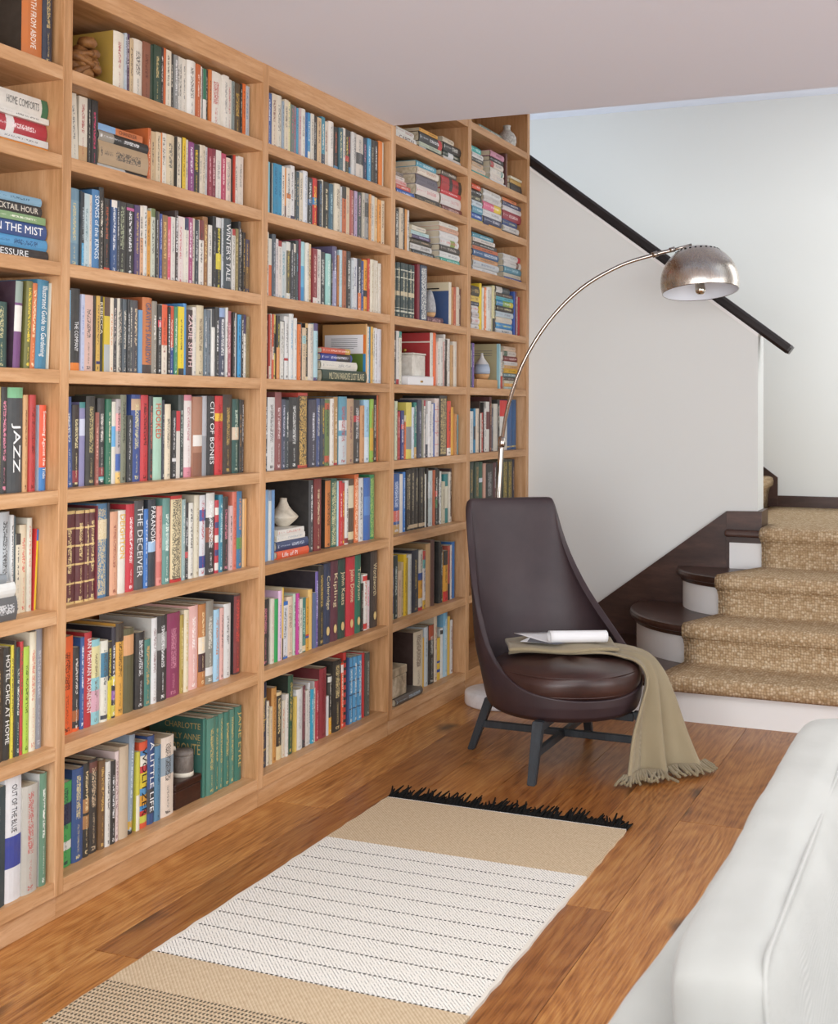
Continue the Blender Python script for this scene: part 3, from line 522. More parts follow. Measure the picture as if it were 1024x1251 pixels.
row(3, 6, 320, 185, 6.4, 52, .05, '''68 80 8FC8D8 k=1; 78 90 2A2420; 88 90 D8CDB8; 128 95 1F88B0 i=0f5a80; 156 105 2A90B8 i=0f5a80; 178 118 E4DED2; 190 130 D88A30 b=0-.25-5A2A2A k=1; 222 130 E0DAD0 b=.4-.5-C87838 i=666; 253 112 E4E2E0 b=0-.08-3A3060 i=444; 271 150 3A3A34 i=d0d0c0; 296 160 2A4858 i=b8a880; 326 165 DCCFB8 i=666; 366 155 DADCE0 i=8a9ab0; 403 205 262624 b=.42-.55-3A5A80 i=F0F0F0; 446 210 C8302A b=.45-.6-3A80B8 i=F0D040; 466 230 2A3038 i=6FA0D0; 483 222 D8D0BC; 531 240 252520 i=E8D8B0; 571 255 3A6478 i=A8C8D0; 616 255 DCD2BC i=6a5a4a; 629 275 C8C8C8; 661 275 35302A b=0-.75-C86A3A i=3a2a20; 692 282 DAC8A8 i=a88; 712 305 B0605A i=e8d0c8; 722 308 2a2624; 745 310 B8A0C0; 786 320 3A4A4A i=C8A0B0; 803 322 C8C0B0 i=333; 839 330 9A9A98 b=.5-.8-5A5A58; 853 335 E0A060; 883 345 DAD4C8 i=888; 916 360 E0C090 i=9a6a4a; 938 378 E8A050; 961 385 E0CDB0 i=6a3a2a''')
row(3, 5, 320, 275, 6.4, 42, .045, '''58 55 D8D4C4; 81 105 E0DCD0 b=0-.55-E0703A k=1; 111 72 4A5560 i=b8c0c8; 131 108 D8D0D0 i=555; 159 122 E0D8D0 b=.9-1-A02A2A i=999; 191 138 C8D0D0 i=4A8AA0; 223 132 DCDCD6 b=.12-.85-5A5238 i=D8C060; 246 145 30343C i=bbb; 269 146 2B2B2A b=.85-1-E0D8C8 i=ddd; 291 120 3A4448 i=6FA8B8; 307 112 8A2A48 k=1; 344 130 5FB0D8 b=.6-1-A8D8E0 b=0-.25-3A90C8 k=1; 372 140 E0DCD0 i=888; 396 148 D8BC90; 429 185 8A2A34 b=0-.12-E8E0D8 i=E0B8B0; 462 190 DCD8D0 i=555; 506 210 35363A i=E0E0D8; 546 225 9FD0C8 i=d8e8e0; 556 260 2A2A2E; 593 168 5A5478 b=.0-.6-9A98B8 i=e0e0e8; 606 235 B87840; 631 195 B8D0D8 i=8aa; 668 200 B06A48 i=7a3a2a; 705 206 302E2C i=E8E8E0; 718 275 D0D8DC; 746 258 DADCE0 i=3a4a80; 755 260 2A2A50 k=1; 781 262 2B2E30 b=0-.35-E0804A i=F0F0F0; 801 280 2F4F90; 834 272 E8A030 b=.3-.42-2A2A2A i=7a4a10; 852 262 C03A2A i=e8c0a0; 880 270 E0D8C4 i=b0a080; 898 275 DCD4C4 i=b0a080; 916 280 E0DACC i=b0a080; 935 300 E4DFD4 i=b0a080''')
row(3, 4, 320, 370, 6.4, 45, .05, '''55 90 2A2A2A; 68 90 B84030 b=0-.2-D8C8B8; 80 85 D8D4CC; 93 90 D06040 b=.3-.5-E8D8C8; 116 90 D8C060 b=.4-.7-3A3A34 i=3a3a30; 141 100 2A2622 b=0-.5-D8925A i=D8C850; 166 145 DEDCD4 i=444; 179 140 3A3A38 i=ddd; 216 106 DCDCDA b=.3-.34-B02A30 i=555; 251 86 D8DAD8 i=6FA0C0; 283 120 DCDCD8 i=888; 302 168 E07A3A; 316 155 2A3038 i=c8c0b0; 345 195 D8C0A0 b=.7-.85-A8D0D0; 366 160 2A2420 b=.92-1-D8B070 b=0-.07-E8D8B0 i=C8B080; 410 166 D8CDBE i=999; 443 161 A8C8D0 b=.87-1-4A3A6A b=0-.06-4A3A6A i=7aa; S 470 .026: 815 95 1F3A2C t=MILTON_PARADISE_LOST_BLAKE i=D8CFA8 | 750 70 E4E0D4 i=999 | 712 58 2F3F90 b=.5-.95-2E3034 i=D8D8E8 | 690 46 C85A40 b=.82-1-C8A040 i=F0D0C0; > 812; 828 165 D8A868 L=C2935A d=.19 k=1 C=page; 841 185 DCD8CE; 853 188 3F80A0 k=1; 871 186 D8A850; 886 195 E0D8C0 i=555; 906 198 DCDCE0; 945 206 DADAE0 i=b8b8c0''')
row(3, 3, 320, 465, 6.4, 36, .055, '''50 130 22252A b=.2-.24-D8D8D8 b=.5-.52-D8D8D8 i=ddd; 109 130 DCDCDA i=3A2A2E; 161 90 8A5050 i=E8D8D8; 191 145 3A4258 i=c8c8d8; 223 150 2E3A42 i=E8E8E0; 296 130 2A2B2D b=.38-.54-4A4A4C i=E4E4E0; 371 95 C0483A b=.04-.96-2A2420 i=E0B868 x=1; 431 148 3E3C4C i=E8E8F0; 463 140 3A4A78; 498 140 2F3A4A b=.62-.9-4A4A40 i=E0B840; 541 150 6A8048 b=.85-.95-C05A3A b=.05-.15-C05A3A i=333; 571 140 E0DAD0 i=9a6a4a; 606 128 B08A58 i=f0e0c0 b=0-.03-B02A3A; 669 125 5F9AB0 b=0-.42-C8D0D4 b=.5-.65-D8D8D8 i=B04A4A; 723 140 B89878 i=6a3a4a; 772 150 3A3634 b=.65-.75-B02A34 i=ccc; 808 195 C89468 i=7a4a2a; 850 150 A8D0E8 b=0-.4-D8E4EC i=6a8aa0; 878 145 8AB040 b=.18-.54-C8A030 i=B02A20; 906 150 262220 i=E0D8C8; 920 115 B86030 k=1 L=221c1a''')
row(3, 2, 320, 565, 6.4, 28, .05, '''62 215 7FA8D0 k=1; 86 218 D8DCD8 b=.85-1-8A9AB0 k=1; 107 215 6A94C4 k=1; S 116 .040: 372 62 E0582E t=Life_of_Pi i=F4ECE8 | 370 76 2E3E68 i=C8D0E0 | 345 46 E4E0D8 i=A8B0B4 | 332 46 E0DCD4 i=C88A80; > 376; 412 140 3A3C40 i=ECECEC L=222224 d=.22; 468 125 7A2A2A i=E8D8B0; > 508; 551 132 24201E b=.02-.98-C87838 i=3a2a1a L=1A1817 d=.2; 598 125 1F5A4C i=D8D0A0 x=1; 608 145 B8D8E0 k=1; 630 145 C82A34 i=F0E0E0; 656 160 C0302A i=E8C840; 685 140 DCDAD4 b=.02-.1-8A2A2A i=4a3a3a; 729 130 5A4838 b=.55-.9-D8CDB0 b=.06-.18-D8C8A0 k=1; 762 92 D8703A i=F0D0B0 x=1; 806 122 DADAD8 i=555; 853 119 3A68B0 b=.4-.7-5A88C8 k=1; 892 95 2F8A58 i=A8C070 x=1''')
row(3, 1, 320, 660, 6.4, 14, .055, '''68 465 262426 i=C87A8A; 100 455 DAD4C4 i=c09a8a; 131 460 1F9A50 k=1; 158 395 E0BCD8 i=6A7AA0; 167 370 D8B030 b=0-.3-3A2A18 L=D8C8A8 d=.2 k=1; 206 478 DCDCE0 b=.93-1-2F6FC0 b=0-.04-2F6FC0 i=555; 256 440 E0C8B0 i=8a7a6a; 273 420 B8CDB8; 296 415 B8308A i=f0d0e0; 319 460 DED8C8; 346 450 3F7A70 b=.02-.12-E0C8A0 i=C8E0D0; 372 450 D8A03A b=.28-.31-C83028 b=.24-.28-2F4FA0 i=5a3a1a; 405 385 E0B868 k=1 L=D8B070 d=.2; 426 410 5A6A90 k=1; 450 245 6A5AA0 i=D0C8E8 L=24202E d=.21; 491 200 2A2826 i=C8A860 d=.2; 545 180 2A3450 t=Coleridge i=E0D0A8 g=1 d=.2; 604 160 5A2838 t=Kipling i=E0D0A8 g=1 d=.2; 665 148 1F4038 t=John_Keats i=E0D0A8 g=1 d=.2; 730 128 C02A38 t=John_Donne i=E8D8B0 g=1 d=.2; 778 116 1F6A54 t=Tennyson i=E0D0A8 g=1 d=.2; 793 335 2A2420; 829 265 E0DCD4 b=.88-.97-C83030 b=.02-.12-C83030 i=C85A4A; 846 315 E0D0D0 i=D8407A; > 852; 906 85 3A302C t=Wordsworth i=D8C8A0 g=1 L=221E1C d=.21''')
row(3, 0, 320, 780, 6.4, 4, .05, '''40 345 1F2A48 b=.2-.22-B89A50 b=.55-.57-B89A50 b=.8-.82-B89A50 i=C8A860; 60 490 E0D4C0; 78 535 DACAA8 i=a88; 119 385 C8904A i=8a5a2a L=A8703A; 166 420 E0C898 b=.2-.95-2A2620 i=E0C890; 186 485 D8CDB8 i=C87868; 208 435 DAD4CC i=8a7a6a; 250 292 1F4F38 i=C8A860 e=1 L=1a2a22 d=.2; > 259; 275 455 E0C060 k=1; 323 395 DAD8D4 i=aaa; 346 370 6A3A40 b=0-.13-26242A i=C88A90 L=b8b4ae; 371 405 DAD4CC i=999; 388 345 C8C8C8 L=d0ccc8; 406 395 2FA0C0 i=e0f0f4; 421 390 D8D0C0; 456 330 A82838 i=E8B8B8 L=c8c4c0; 512 232 8A2430 i=6a141e L=6E2029 d=.21; 525 450 DAD8D8 k=1; 557 285 2A2826 b=0-.28-E8A820 b=.88-.97-D8D8D0 i=D8D0C0; 622 170 24201C i=E0C890 d=.19; 645 190 E0502A b=.85-.97-F0E0D8 i=f0e0d0 L=1e1a18; 668 110 C03028 b=.06-.1-222 b=.16-.2-222 b=.26-.3-222 b=.36-.4-222 b=.46-.5-222 b=.56-.6-222 b=.66-.7-222 b=.76-.8-222 b=.86-.9-222 k=1; > 680; 690 150 2F5080 k=1 d=.2; 721 150 4F94C0 b=.21-.23-24486A b=.42-.44-24486A b=.63-.65-24486A b=.84-.86-24486A i=E0E8E8 d=.2; 751 140 4F94C0 b=.21-.23-24486A b=.42-.44-24486A b=.63-.65-24486A b=.84-.86-24486A i=E0E8E8 d=.2; 785 130 4F94C0 b=.21-.23-24486A b=.42-.44-24486A b=.63-.65-24486A b=.84-.86-24486A i=E0E8E8 d=.2; 814 112 C82A30 k=1 d=.2; 848 112 4A5048 i=a8a898 d=.2''')

SC4 = 6.0235
row(4, 8, 480, 140, SC4, 20, .04, '''S 25 .035: 175 64 E4E0D8 t=CAPITAL i=6A4A40 | 158 42 DCD8D0 i=a06a60; S 195 .035: 362 42 3A3A30 b=0-.3-C8C8C4 i=C8A860 | 355 28 B8C0A8 i=666 | 360 74 2A2A2A b=.84-1-C83030 i=F0F0F0 | 330 26 E0A030 i=6a4a1a; S 372 .035: 520 48 D8D0C8 i=aaa | 518 40 2F4038 b=.3-.6-DCDCDC | 521 62 2A2A2C i=D8D8D0 | 455 38 D8C8B0 i=8a7a6a''')
row(4, 7, 480, 190, SC4, 20, .04, '''S 25 .03: 157 47 2F60B0 i=E8F0F8 | 130 32 C84838 i=f0d8d0 | 106 34 D8A8A0 i=C03A3A | 92 28 E0D0C8 | 75 26 8A7A70; S 178 .02: 352 52 3A342C i=A89068 | 347 76 E4D8D0 i=C86A70 | 335 76 6A6470 i=4a4650 | 335 52 E0D4C4 i=B07A5A | 325 46 4F9AB0 i=D8E8E8; S 358 .03: 512 52 6A2A2C i=D8B8B0 | 515 82 E0D8D4 i=C89A98 | 505 38 C83038 i=F0D0D0 | 512 98 B02A2E b=.4-.55-2A2622 b=.85-1-2A2622 i=2a1a1a | 468 40 5A5048 i=E0D8C8''')
row(4, 6, 480, 245, SC4, 22, .045, '''48 60 2A2826 i=E0E0D8; 80 55 D8C8B0 i=666; 92 60 262220; 107 65 E09A50 k=1; 133 72 D8D4CC; S 137 .04: 302 46 2A2E30 i=B8C0C0 | 293 44 D8D4D0 i=333 | 290 38 4A4438 i=C8A888 | 273 28 4A3A60 i=c0b8d0 | 270 30 B8D0D0 i=7aa | 240 34 D8D0BC i=888; S 350 .02: 492 34 2F9A88 i=c8e8e0 | 495 46 E0E0DE i=888 | 492 48 3A3634 i=C8C0B8 | 487 50 DCDAD8 b=.55-.8-8AA050 i=C86A60 | 487 52 E0DEDC i=bbb | 485 34 D8A890 i=7a6a5a | 487 34 DCD8CC i=999''')
SET = 'b=.1-.13-C8C8B8 b=.17-.18-C8C8B8 b=.4-.48-C8B898 b=.72-.74-C8C8B8 b=.86-.88-C8C8B8 i=C8C0A0'
row(4, 5, 480, 310, SC4, 12, .045, f'''36 60 2B3F40 {SET}; 62 63 2B3F40 {SET}; 95 69 2B3F40 {SET}; 120 75 2B3F40 {SET}; 142 82 2B3F40 {SET}; 165 86 2B3F40 {SET}; > 188; 206 75 7A2030 k=1 L=8A2434; 256 85 2F3F5A i=E8E8E0 x=1; S 258 .036: 375 48 5A2A38 i=C8A0A0; > 418; 437 210 D8CDB8 L=2F4F80 d=.17 k=1 C=navy; 450 245 C88A50; 468 245 B85030 i=e0a080; 487 246 D8CCB8 i=a88; 503 260 5A2A20''')
row(4, 4, 480, 390, SC4, 12, .05, '''31 90 2B2A2A i=D8D0C8; 52 86 DAD6D0 b=0-.1-B02A30 i=555; 77 90 E0DAC8 b=.88-1-1F8A80 i=a0a090; > 281; 303 100 DAD4C8 i=999 L=B02A30 d=.2 C=red; 328 100 E8682A k=1; 341 165 E0DAD0; 373 140 D8D4CC i=999; 380 165 D8A8A0; 395 112 D8D4CC b=0-.5-4A423A i=555; 405 150 3A3028; 430 145 E0DAD0 i=888; 446 190 C8A070 i=3a2a20; 475 165 DAD2C4 i=aaa''')
row(4, 3, 480, 475, SC4, 8, .05, '''23 85 2F302C i=a0a090; 43 90 C8CDB0; 60 165 B03A38 i=e0c0b8; 82 160 2F3A78 b=.62-.72-C83A3A i=F0E8F0; 103 195 E8702A b=.85-1-D8C8A0; 144 100 D8C860 b=.17-.57-8A8A88 k=1; 164 135 C8D0D8 i=555; 186 100 1F7A70 b=0-.2-C8A060; 216 80 3A3E50 i=a8a8b8; 229 85 8A8A7A; 246 85 E0D8D0 b=.9-1-B03040; 261 185 2A3048 b=.3-1-D8D8D8; 286 90 E0DCDA i=3a4a70; 298 110 D8D4D0; 313 105 2F5AA8 k=1; 346 70 E0D0C8 b=.2-.21-D05A60 b=.4-.41-D05A60 b=.6-.61-D05A60 b=.8-.81-D05A60 i=b08078; 402 50 2E2A26 i=D0B880 x=1; 430 90 D04028 b=0-.14-E8E0D8; 457 135 E0A840 k=1; 470 185 C8905A i=5a3a20; 492 190 4F9AA8 k=1''')
row(4, 2, 480, 560, SC4, 8, .055, '''53 110 2F5A9A b=.2-.38-E07060 b=0-.15-C8A060 i=D8E0F0; 77 115 E0D8D0 k=1; 100 100 2F7AC8 i=d8e8f4; 120 86 2A2826 i=C8B890; 136 78 2C2825 b=.03-.09-D0B898 i=C8B890; 166 72 2C2825 b=.03-.09-D0B898 i=C8B890; 196 70 2C2825 b=.03-.09-D0B898 i=C8B890; 228 70 2C2825 b=.03-.09-D0B898 i=C8B890; 240 70 26221E b=.03-.09-D0B898 i=C8B890; 249 115 DAD8D0 k=1; 261 75 262422; 300 90 C8D4D4 b=.5-.8-E4E8E8 i=8a9a9a; 312 86 B86040; 333 70 2A2A28 b=.5-.6-D84A40 b=.3-.45-4A7A50 i=E0E0D8; 347 80 262422 i=ddd; 366 95 D8D8D0 i=4a4a50; 383 170 C8C0A8; 413 115 2A7F80 b=.3-.75-D8D4C0 k=1; 426 100 DAD2C4; 440 75 3A2420 b=0-.1-E0D8D0 i=D8C8B0''')
row(4, 1, 480, 650, 5.69, 3, .055, '''13 255 3A3A78 b=0-.12-E8E0B0; 43 165 2A3838 i=C8D0C8; 65 270 D8BCA0 i=8a6a5a; 80 210 C8B088; 99 155 E8C020 i=5a4a10; 108 180 B89A20; 136 155 D8D8D0 i=aaa; 181 125 242A3C i=C0A860 d=.18; 212 125 D8D0C0 b=.5-.62-2F4F98 b=.2-.5-E0A030 b=0-.05-C83030 i=333; 233 130 D8D0CC b=.85-1-B84038 b=.7-.85-6AA8A0 b=0-.15-C8A030 i=3a4a70; 266 80 C8A070 L=B08A5A d=.2 k=1; 293 55 5A3830 k=1 d=.2; > 322; 337 65 1C1C1C L=181818 d=.2 k=1; 353 100 2A2826 i=E0E0D8; 386 130 D89A30 b=0-.2-C8282A b=.72-1-2A2624 i=3a2a10; 402 95 B05040 b=0-.3-3A2A2A; 415 90 D8D0C8 i=B07070; 438 68 2F6FB0 k=1''')
row(4, 0, 480, 650, 5.69, 145, .06, '''212 690 E0D2B8 i=5A4038 L=3A2420 d=.2; 222 735 D8A830 k=1; 251 660 C8D0D4 i=7a8a90; 288 645 2A2624 b=.75-1-B05030 i=C8C8C0 d=.2; 312 585 D8C8B0 i=8A4A40; 340 735 E0B83A b=.18-.25-2F4FA0 b=.4-.45-2F4FA0 k=1; 358 668 D8D8D4 b=.88-.96-222222 k=1; 386 560 7FB8D8 b=0-.8-A8C8D8 i=e0e8e8; 403 585 E0B850 k=1; 425 610 DADADA i=8a3a3a; S 20 .01: 205 52 5A5048 i=B8D0E0''')

row(5, 9, 480, 140, SC4, 600, .04, '''S 640 .035: 845 24 D8C8B0 i=8a6a5a | 808 26 6A7A6A i=d0d0c8''')
row(5, 8, 480, 140, SC4, 580, .04, '''S 583 .035: 705 38 1F9A90 i=d0e8e8 | 685 36 D8BCA0 i=999 | 665 34 C8A888 i=777 | 665 28 3A3834 | 665 40 D8D4D0 i=666 | 655 46 3FA8A0 i=d8f0f0; S 722 .03: 836 34 D8D8D8 i=999 | 822 44 E0D4C8 i=aaa | 822 44 E0D8CC b=.8-.9-3A8A80 i=aaa | 815 44 D8CCC0 b=0-.25-B03A38 i=888 | 820 36 2A2626 i=ccc | 820 42 C88AA0 i=7a4a5a; > 838; 856 262 5A2A26 i=C8A070; S 864 .03: 986 72 2A2A2A k=1 | 984 30 B8924A k=1 | 975 18 D8D0B8 k=1''')
row(5, 7, 480, 190, SC4, 580, .04, '''S 583 .03: 665 32 C8B050 i=4a4a2a | 661 48 2F5AA8 i=e0e8f4 | 660 52 5F9AB0 i=d0e0e8 | 658 44 C8D4DC i=667 | 658 44 4A4A44 i=E0D8A8 | 661 44 2A2826 i=ddd | 645 38 D8583A i=f4e0d8; S 670 .03: 806 30 E0A040 b=0-.3-3A3A60 | 800 52 3A4060 i=E0E0E8 | 806 54 DCDCDC i=888 | 800 56 E07090 b=.6-1-E8C840 i=f4e8e8 | 798 44 D0CCC8 i=999 | 797 48 DCDCDA i=999; S 812 .03: 945 26 3A2A28 i=ccc | 926 42 D8D4D0 i=777 | 918 48 2F4A80 i=C8D0A0 | 947 66 9A2A40 i=F0D8D8 | 950 36 DAD4D4 i=aaa | 945 34 3A4468 i=ddd | 915 24 D88050''')
row(5, 6, 480, 245, SC4, 590, .04, '''S 590 .03: 770 38 DCDCDC i=aaa | 778 46 C8CDD0 i=5a6a8a | 776 34 D8A070 i=4a3a30 | 778 48 2F5A88 i=E0E8F0 | 775 26 C86A40 | 770 30 3A3A3A i=ddd | 750 30 DAD0C8 i=666 | 745 38 4F9AB0 i=e8f0f0; S 818 .03: 948 24 2F4A90 | 945 30 D8CDB8 i=888 | 948 48 4F8AA0 i=B8D8E0 | 945 48 D8D4D0 b=.72-.85-6A4A40 i=999 | 941 44 DCDAD8 b=.85-1-C83A48 i=888''')
row(5, 5, 480, 310, SC4, 578, .04, '''S 580 .035: 638 42 DAD8D8 i=555 | 636 48 E0DCDC i=C03A40 | 630 42 C8C0C0 i=444 | 628 46 DCD8D8 i=C03A40 | 638 30 2A3048 i=ccc | 640 44 E0C060 i=6a4a1a | 648 74 35302C i=C8A860; > 643; 662 218 E8C828 k=1; 676 250 D8D8D0; 692 248 E8803A i=f4e8d8; 716 245 E0E0DC i=666; 736 245 DAD4C8 i=777; 753 235 D8D0A0 b=0-.3-2a2624 i=555; S 764 .035: 895 40 D8D8D8 i=333 | 900 44 2F8AC8 b=0-.2-4AA0D8 i=E8E050 | 900 44 E0D4C0 i=bbb | 890 42 C0D0D8 i=778 | 890 42 2A2826 i=E8E0B0 | 890 42 8FB050 b=0-.4-3A88B8 b=.8-1-E0D040 i=E8F0E8 | 888 26 4FB0C0 | 885 28 3A2E2A i=c8b8a0 | 865 48 3A4A50 b=0-.45-DAD8D4 i=888; > 888; 905 278 2F58A8 k=1; 914 280 6A3A5A; 921 315 DAD8D0; 932 320 B02A30 k=1''')
row(5, 4, 480, 390, SC4, 575, .05, '''586 180 3A4A50; 602 175 6A5098 i=c8c0d8; > 782; 797 182 A8D0D8 L=B4AC86 d=.19 k=1 C=khaki; 818 240 D8D0C8 b=0-.35-C04030 i=555; S 821 .048: 900 20 C8D4D0 i=6aa | 898 24 E0A030 i=fff0d0 | 905 22 D8D4C0 | 905 24 3A3A38 i=ccc | 912 30 5A8088 i=E0E8E8 | 918 34 E0B030 i=5a4a10 | 918 24 D8A870 | 920 30 DAD8D8 i=888 | 920 38 7A2A30 i=E8D0D0 | 912 38 DAD4CC b=0-.3-4A6A58 i=888 | 908 34 E0C8B0 i=777''')
row(5, 3, 480, 475, SC4, 572, .05, '''600 165 DCDCD8 i=888; 613 145 2F80A8 b=.3-.6-2a2a3a; 636 145 E0CDB8 i=888; 641 92 3A2A24; 653 180 D8D4C8 i=b05040; 667 175 B03028; 676 100 2a2826 i=eee; 692 145 DAD4D0 i=555; 716 95 D8D4CC b=.45-.8-6A2A28 k=1; 731 60 5A2A28 i=C89A70; 746 140 4A4A58 i=ccc; 776 110 CFC9BC i=aaa; 796 80 2A2A28; 850 85 DCD8D0 b=.68-1-D8302E k=1; 886 100 2A5A90 b=.05-.08-C8B070 i=3a6aa0; 915 80 2A5A8A b=.05-.08-C8B070 i=3a6aa0''')
row(5, 2, 480, 560, SC4, 573, .05, '''606 25 2A3A2E i=A88A50; 640 25 2F4434 i=A88A50; 668 25 2A5A44 b=.62-.7-C8D0D8 k=1; 686 36 C89A88 k=1; 746 40 242424 i=aaa; 768 30 5A3034 i=ccc; 812 20 2A2A28; 848 8 3A4030 i=B8A050 x=1; 880 6 3A4030 i=B8A050 x=1; 900 6 2A3044 i=C8A890''')

def spine_profile(T, D, hard):
    e = min(0.005, T*0.16) if hard else 0.0008; t = 0.0024 if hard and T > 0.009 else 0.0007
    n = 4 if hard else 2
    outer = [(0, D)] + [(T*i/n, e*(2*i/n-1)**2) for i in range(n+1)] + [(T, D)]
    inner = [(t, D)] + [(t+(T-2*t)*i/n, t+e*(2*i/n-1)**2) for i in range(n+1)] + [(T-t, D)]
    return outer, inner, t, e
class MB:
    def __init__(s): s.v, s.f, s.col, s.ink, s.sty, s.uv, s.m = [], [], [], [], [], [], []
    def quad(s, idx, col, ink=(0, 0, 0, 1), sty=(0, 0, 0, 0), uv=None, mm=None):
        s.f.append(idx); s.col.append(col); s.ink.append(ink); s.sty.append(sty)
        s.uv.extend(uv or [(-1.0, -1.0)]*len(idx)); s.m.extend(mm or [(0.0, 0.0)]*len(idx))
    def mesh(s, name):
        me = me_from(name, s.v, s.f)
        for n, d in (('Col', s.col), ('Ink', s.ink), ('Sty', s.sty)):
            a = me.attributes.new(n, 'FLOAT_COLOR', 'FACE'); a.data.foreach_set('color', [c for x in d for c in x])
        for n, d in (('SpineUV', s.uv), ('SpineM', s.m)):
            a = me.attributes.new(n, 'FLOAT2', 'CORNER'); a.data.foreach_set('vector', [c for x in d for c in x])
        me.materials.append(MATS['book_cover']); return me
PAGE = hexc('D6CBB2')
def cover_geo(mb, bk, M):
    """the cover: spine and two boards as one folded sheet; M maps (across, depth, height) to the target frame"""
    T, D, H = bk['T'], bk['D'], bk['H']; O, I, t, e = spine_profile(T, D, bk['hard'])
    cuts = sorted({0.0, 1.0} | {x for lo, hi, c in bk['bands'] for x in (lo, hi)})
    base = len(mb.v); n = len(O)
    for c in cuts:
        for a, d in O: mb.v.append(M(a, d, c*H))
        for a, d in I: mb.v.append(M(a, d, c*H))
    W = 2*n; last = len(cuts)-1
    ink, sty = bk['ink'], bk['sty']
    def colour(c0, c1, seg):
        if seg == 0 and bk['left']: return bk['left']
        if 0 < seg < n-2:
            mid = (c0+c1)/2
            for lo, hi, c in bk['bands'][::-1]:
                if lo <= mid <= hi: return c
        return bk['col']
    for ci in range(last):
        b0, b1 = base+ci*W, base+(ci+1)*W
        for i in range(n-1):
            sp = 0 < i < n-2
            uv = mm = None
            if sp:
                A0, A1 = O[i][0]/T, O[i+1][0]/T; h0, h1 = cuts[ci], cuts[ci+1]
                uv = [(A0, h0), (A1, h0), (A1, h1), (A0, h1)]; mm = [(A0*T, h0*H), (A1*T, h0*H), (A1*T, h1*H), (A0*T, h1*H)]
            mb.quad((b0+i, b0+i+1, b1+i+1, b1+i), colour(cuts[ci], cuts[ci+1], i), ink, sty, uv, mm)
            mb.quad((b0+n+i+1, b0+n+i, b1+n+i, b1+n+i+1), PAGE)
        mb.quad((b0, b1, b1+n, b0+n), bk['col']); mb.quad((b0+n-1, b0+2*n-1, b1+2*n-1, b1+n-1), bk['col'])
    bt, tp = base, base+last*W
    for i in range(n-1):
        mb.quad((bt+i, bt+n+i, bt+n+i+1, bt+i+1), bk['col']); mb.quad((tp+i, tp+i+1, tp+n+i+1, tp+n+i), bk['col'])
def page_geo(bk, M):
    T, D, H = bk['T'], bk['D'], bk['H']; O, I, t, e = spine_profile(T, D, bk['hard']); g = 0.003 if bk['hard'] else 0.0004
    a0, a1, d0, d1, h0, h1 = t*0.9, T-t*0.9, t+e+0.0006, D-(0.004 if bk['hard'] else 0.0004), g, H-g
    v = [M(a, d, h) for h in (h0, h1) for a, d in ((a0, d0), (a1, d0), (a1, d1), (a0, d1))]
    return v, [(3, 2, 1, 0), (4, 5, 6, 7), (0, 1, 5, 4), (1, 2, 6, 5), (2, 3, 7, 6), (3, 0, 4, 7)]
ORD = ['zeroth', 'first', 'second', 'third', 'fourth', 'fifth', 'sixth', 'seventh', 'eighth', 'ninth', 'tenth', 'eleventh', 'twelfth', 'thirteenth', 'fourteenth', 'fifteenth', 'sixteenth', 'seventeenth', 'eighteenth', 'nineteenth', 'twentieth']
TENS = {2: 'twenty', 3: 'thirty', 4: 'forty', 5: 'fifty', 6: 'sixty'}; TENTH = {2: 'twentieth', 3: 'thirtieth', 4: 'fortieth', 5: 'fiftieth', 6: 'sixtieth'}
def ordinal(n): return ORD[n] if n <= 20 else (TENTH[n//10] if n % 10 == 0 else TENS[n//10]+'-'+ORD[n % 10])
def colour_name(h):
    import colorsys
    r, g, b = [int(h[i:i+2], 16)/255 for i in (0, 2, 4)]; hh, s, v = colorsys.rgb_to_hsv(r, g, b); d = hh*360
    if s < 0.13: return 'black' if v < 0.26 else 'charcoal' if v < 0.42 else 'grey' if v < 0.68 else 'pale grey' if v < 0.82 else 'white'
    if v < 0.24: return 'black'
    if s < 0.3 and v > 0.78: return 'cream' if 15 < d < 75 else 'pale pink' if d <= 15 or d > 300 else 'pale green' if d < 170 else 'pale blue'
    if 15 <= d < 45: return ('dark brown' if v < 0.45 else 'brown' if v < 0.68 else 'tan' if s < 0.5 else 'orange')
    if 45 <= d < 68: return 'yellow' if v > 0.7 and s > 0.45 else 'beige' if v > 0.7 else 'olive'
    nm = 'red' if d < 15 or d >= 345 else 'green' if d < 165 else 'teal' if d < 195 else 'blue' if d < 250 else 'purple' if d < 300 else 'pink'
    return ('dark ' if v < 0.42 else 'light ' if v > 0.72 and s < 0.42 else '')+nm
BAYW = {1: 'fifth bay from stairs', 2: 'fourth bay from stairs', 3: 'third bay from stairs', 4: 'second bay from stairs', 5: 'bay beside stairs'}
SHW = lambda k: 'bottom shelf' if k == 0 else ordinal(k+1)+' shelf up'
BOOKS = []
def parse(tok):
    p = tok.split(); o = {'bands': [], 'opt': {}}
    o['x'], o['y'], o['hex'] = float(p[0]), float(p[1]), p[2]
    if len(o['hex']) == 3: o['hex'] = ''.join(c*2 for c in o['hex'])
    for q in p[3:]:
        k, v = q.split('=', 1)
        if k == 'b': lo, hi, c = v.split('-'); o['bands'].append((float(lo), float(hi), hexc(c)))
        else: o['opt'][k] = v
    return o
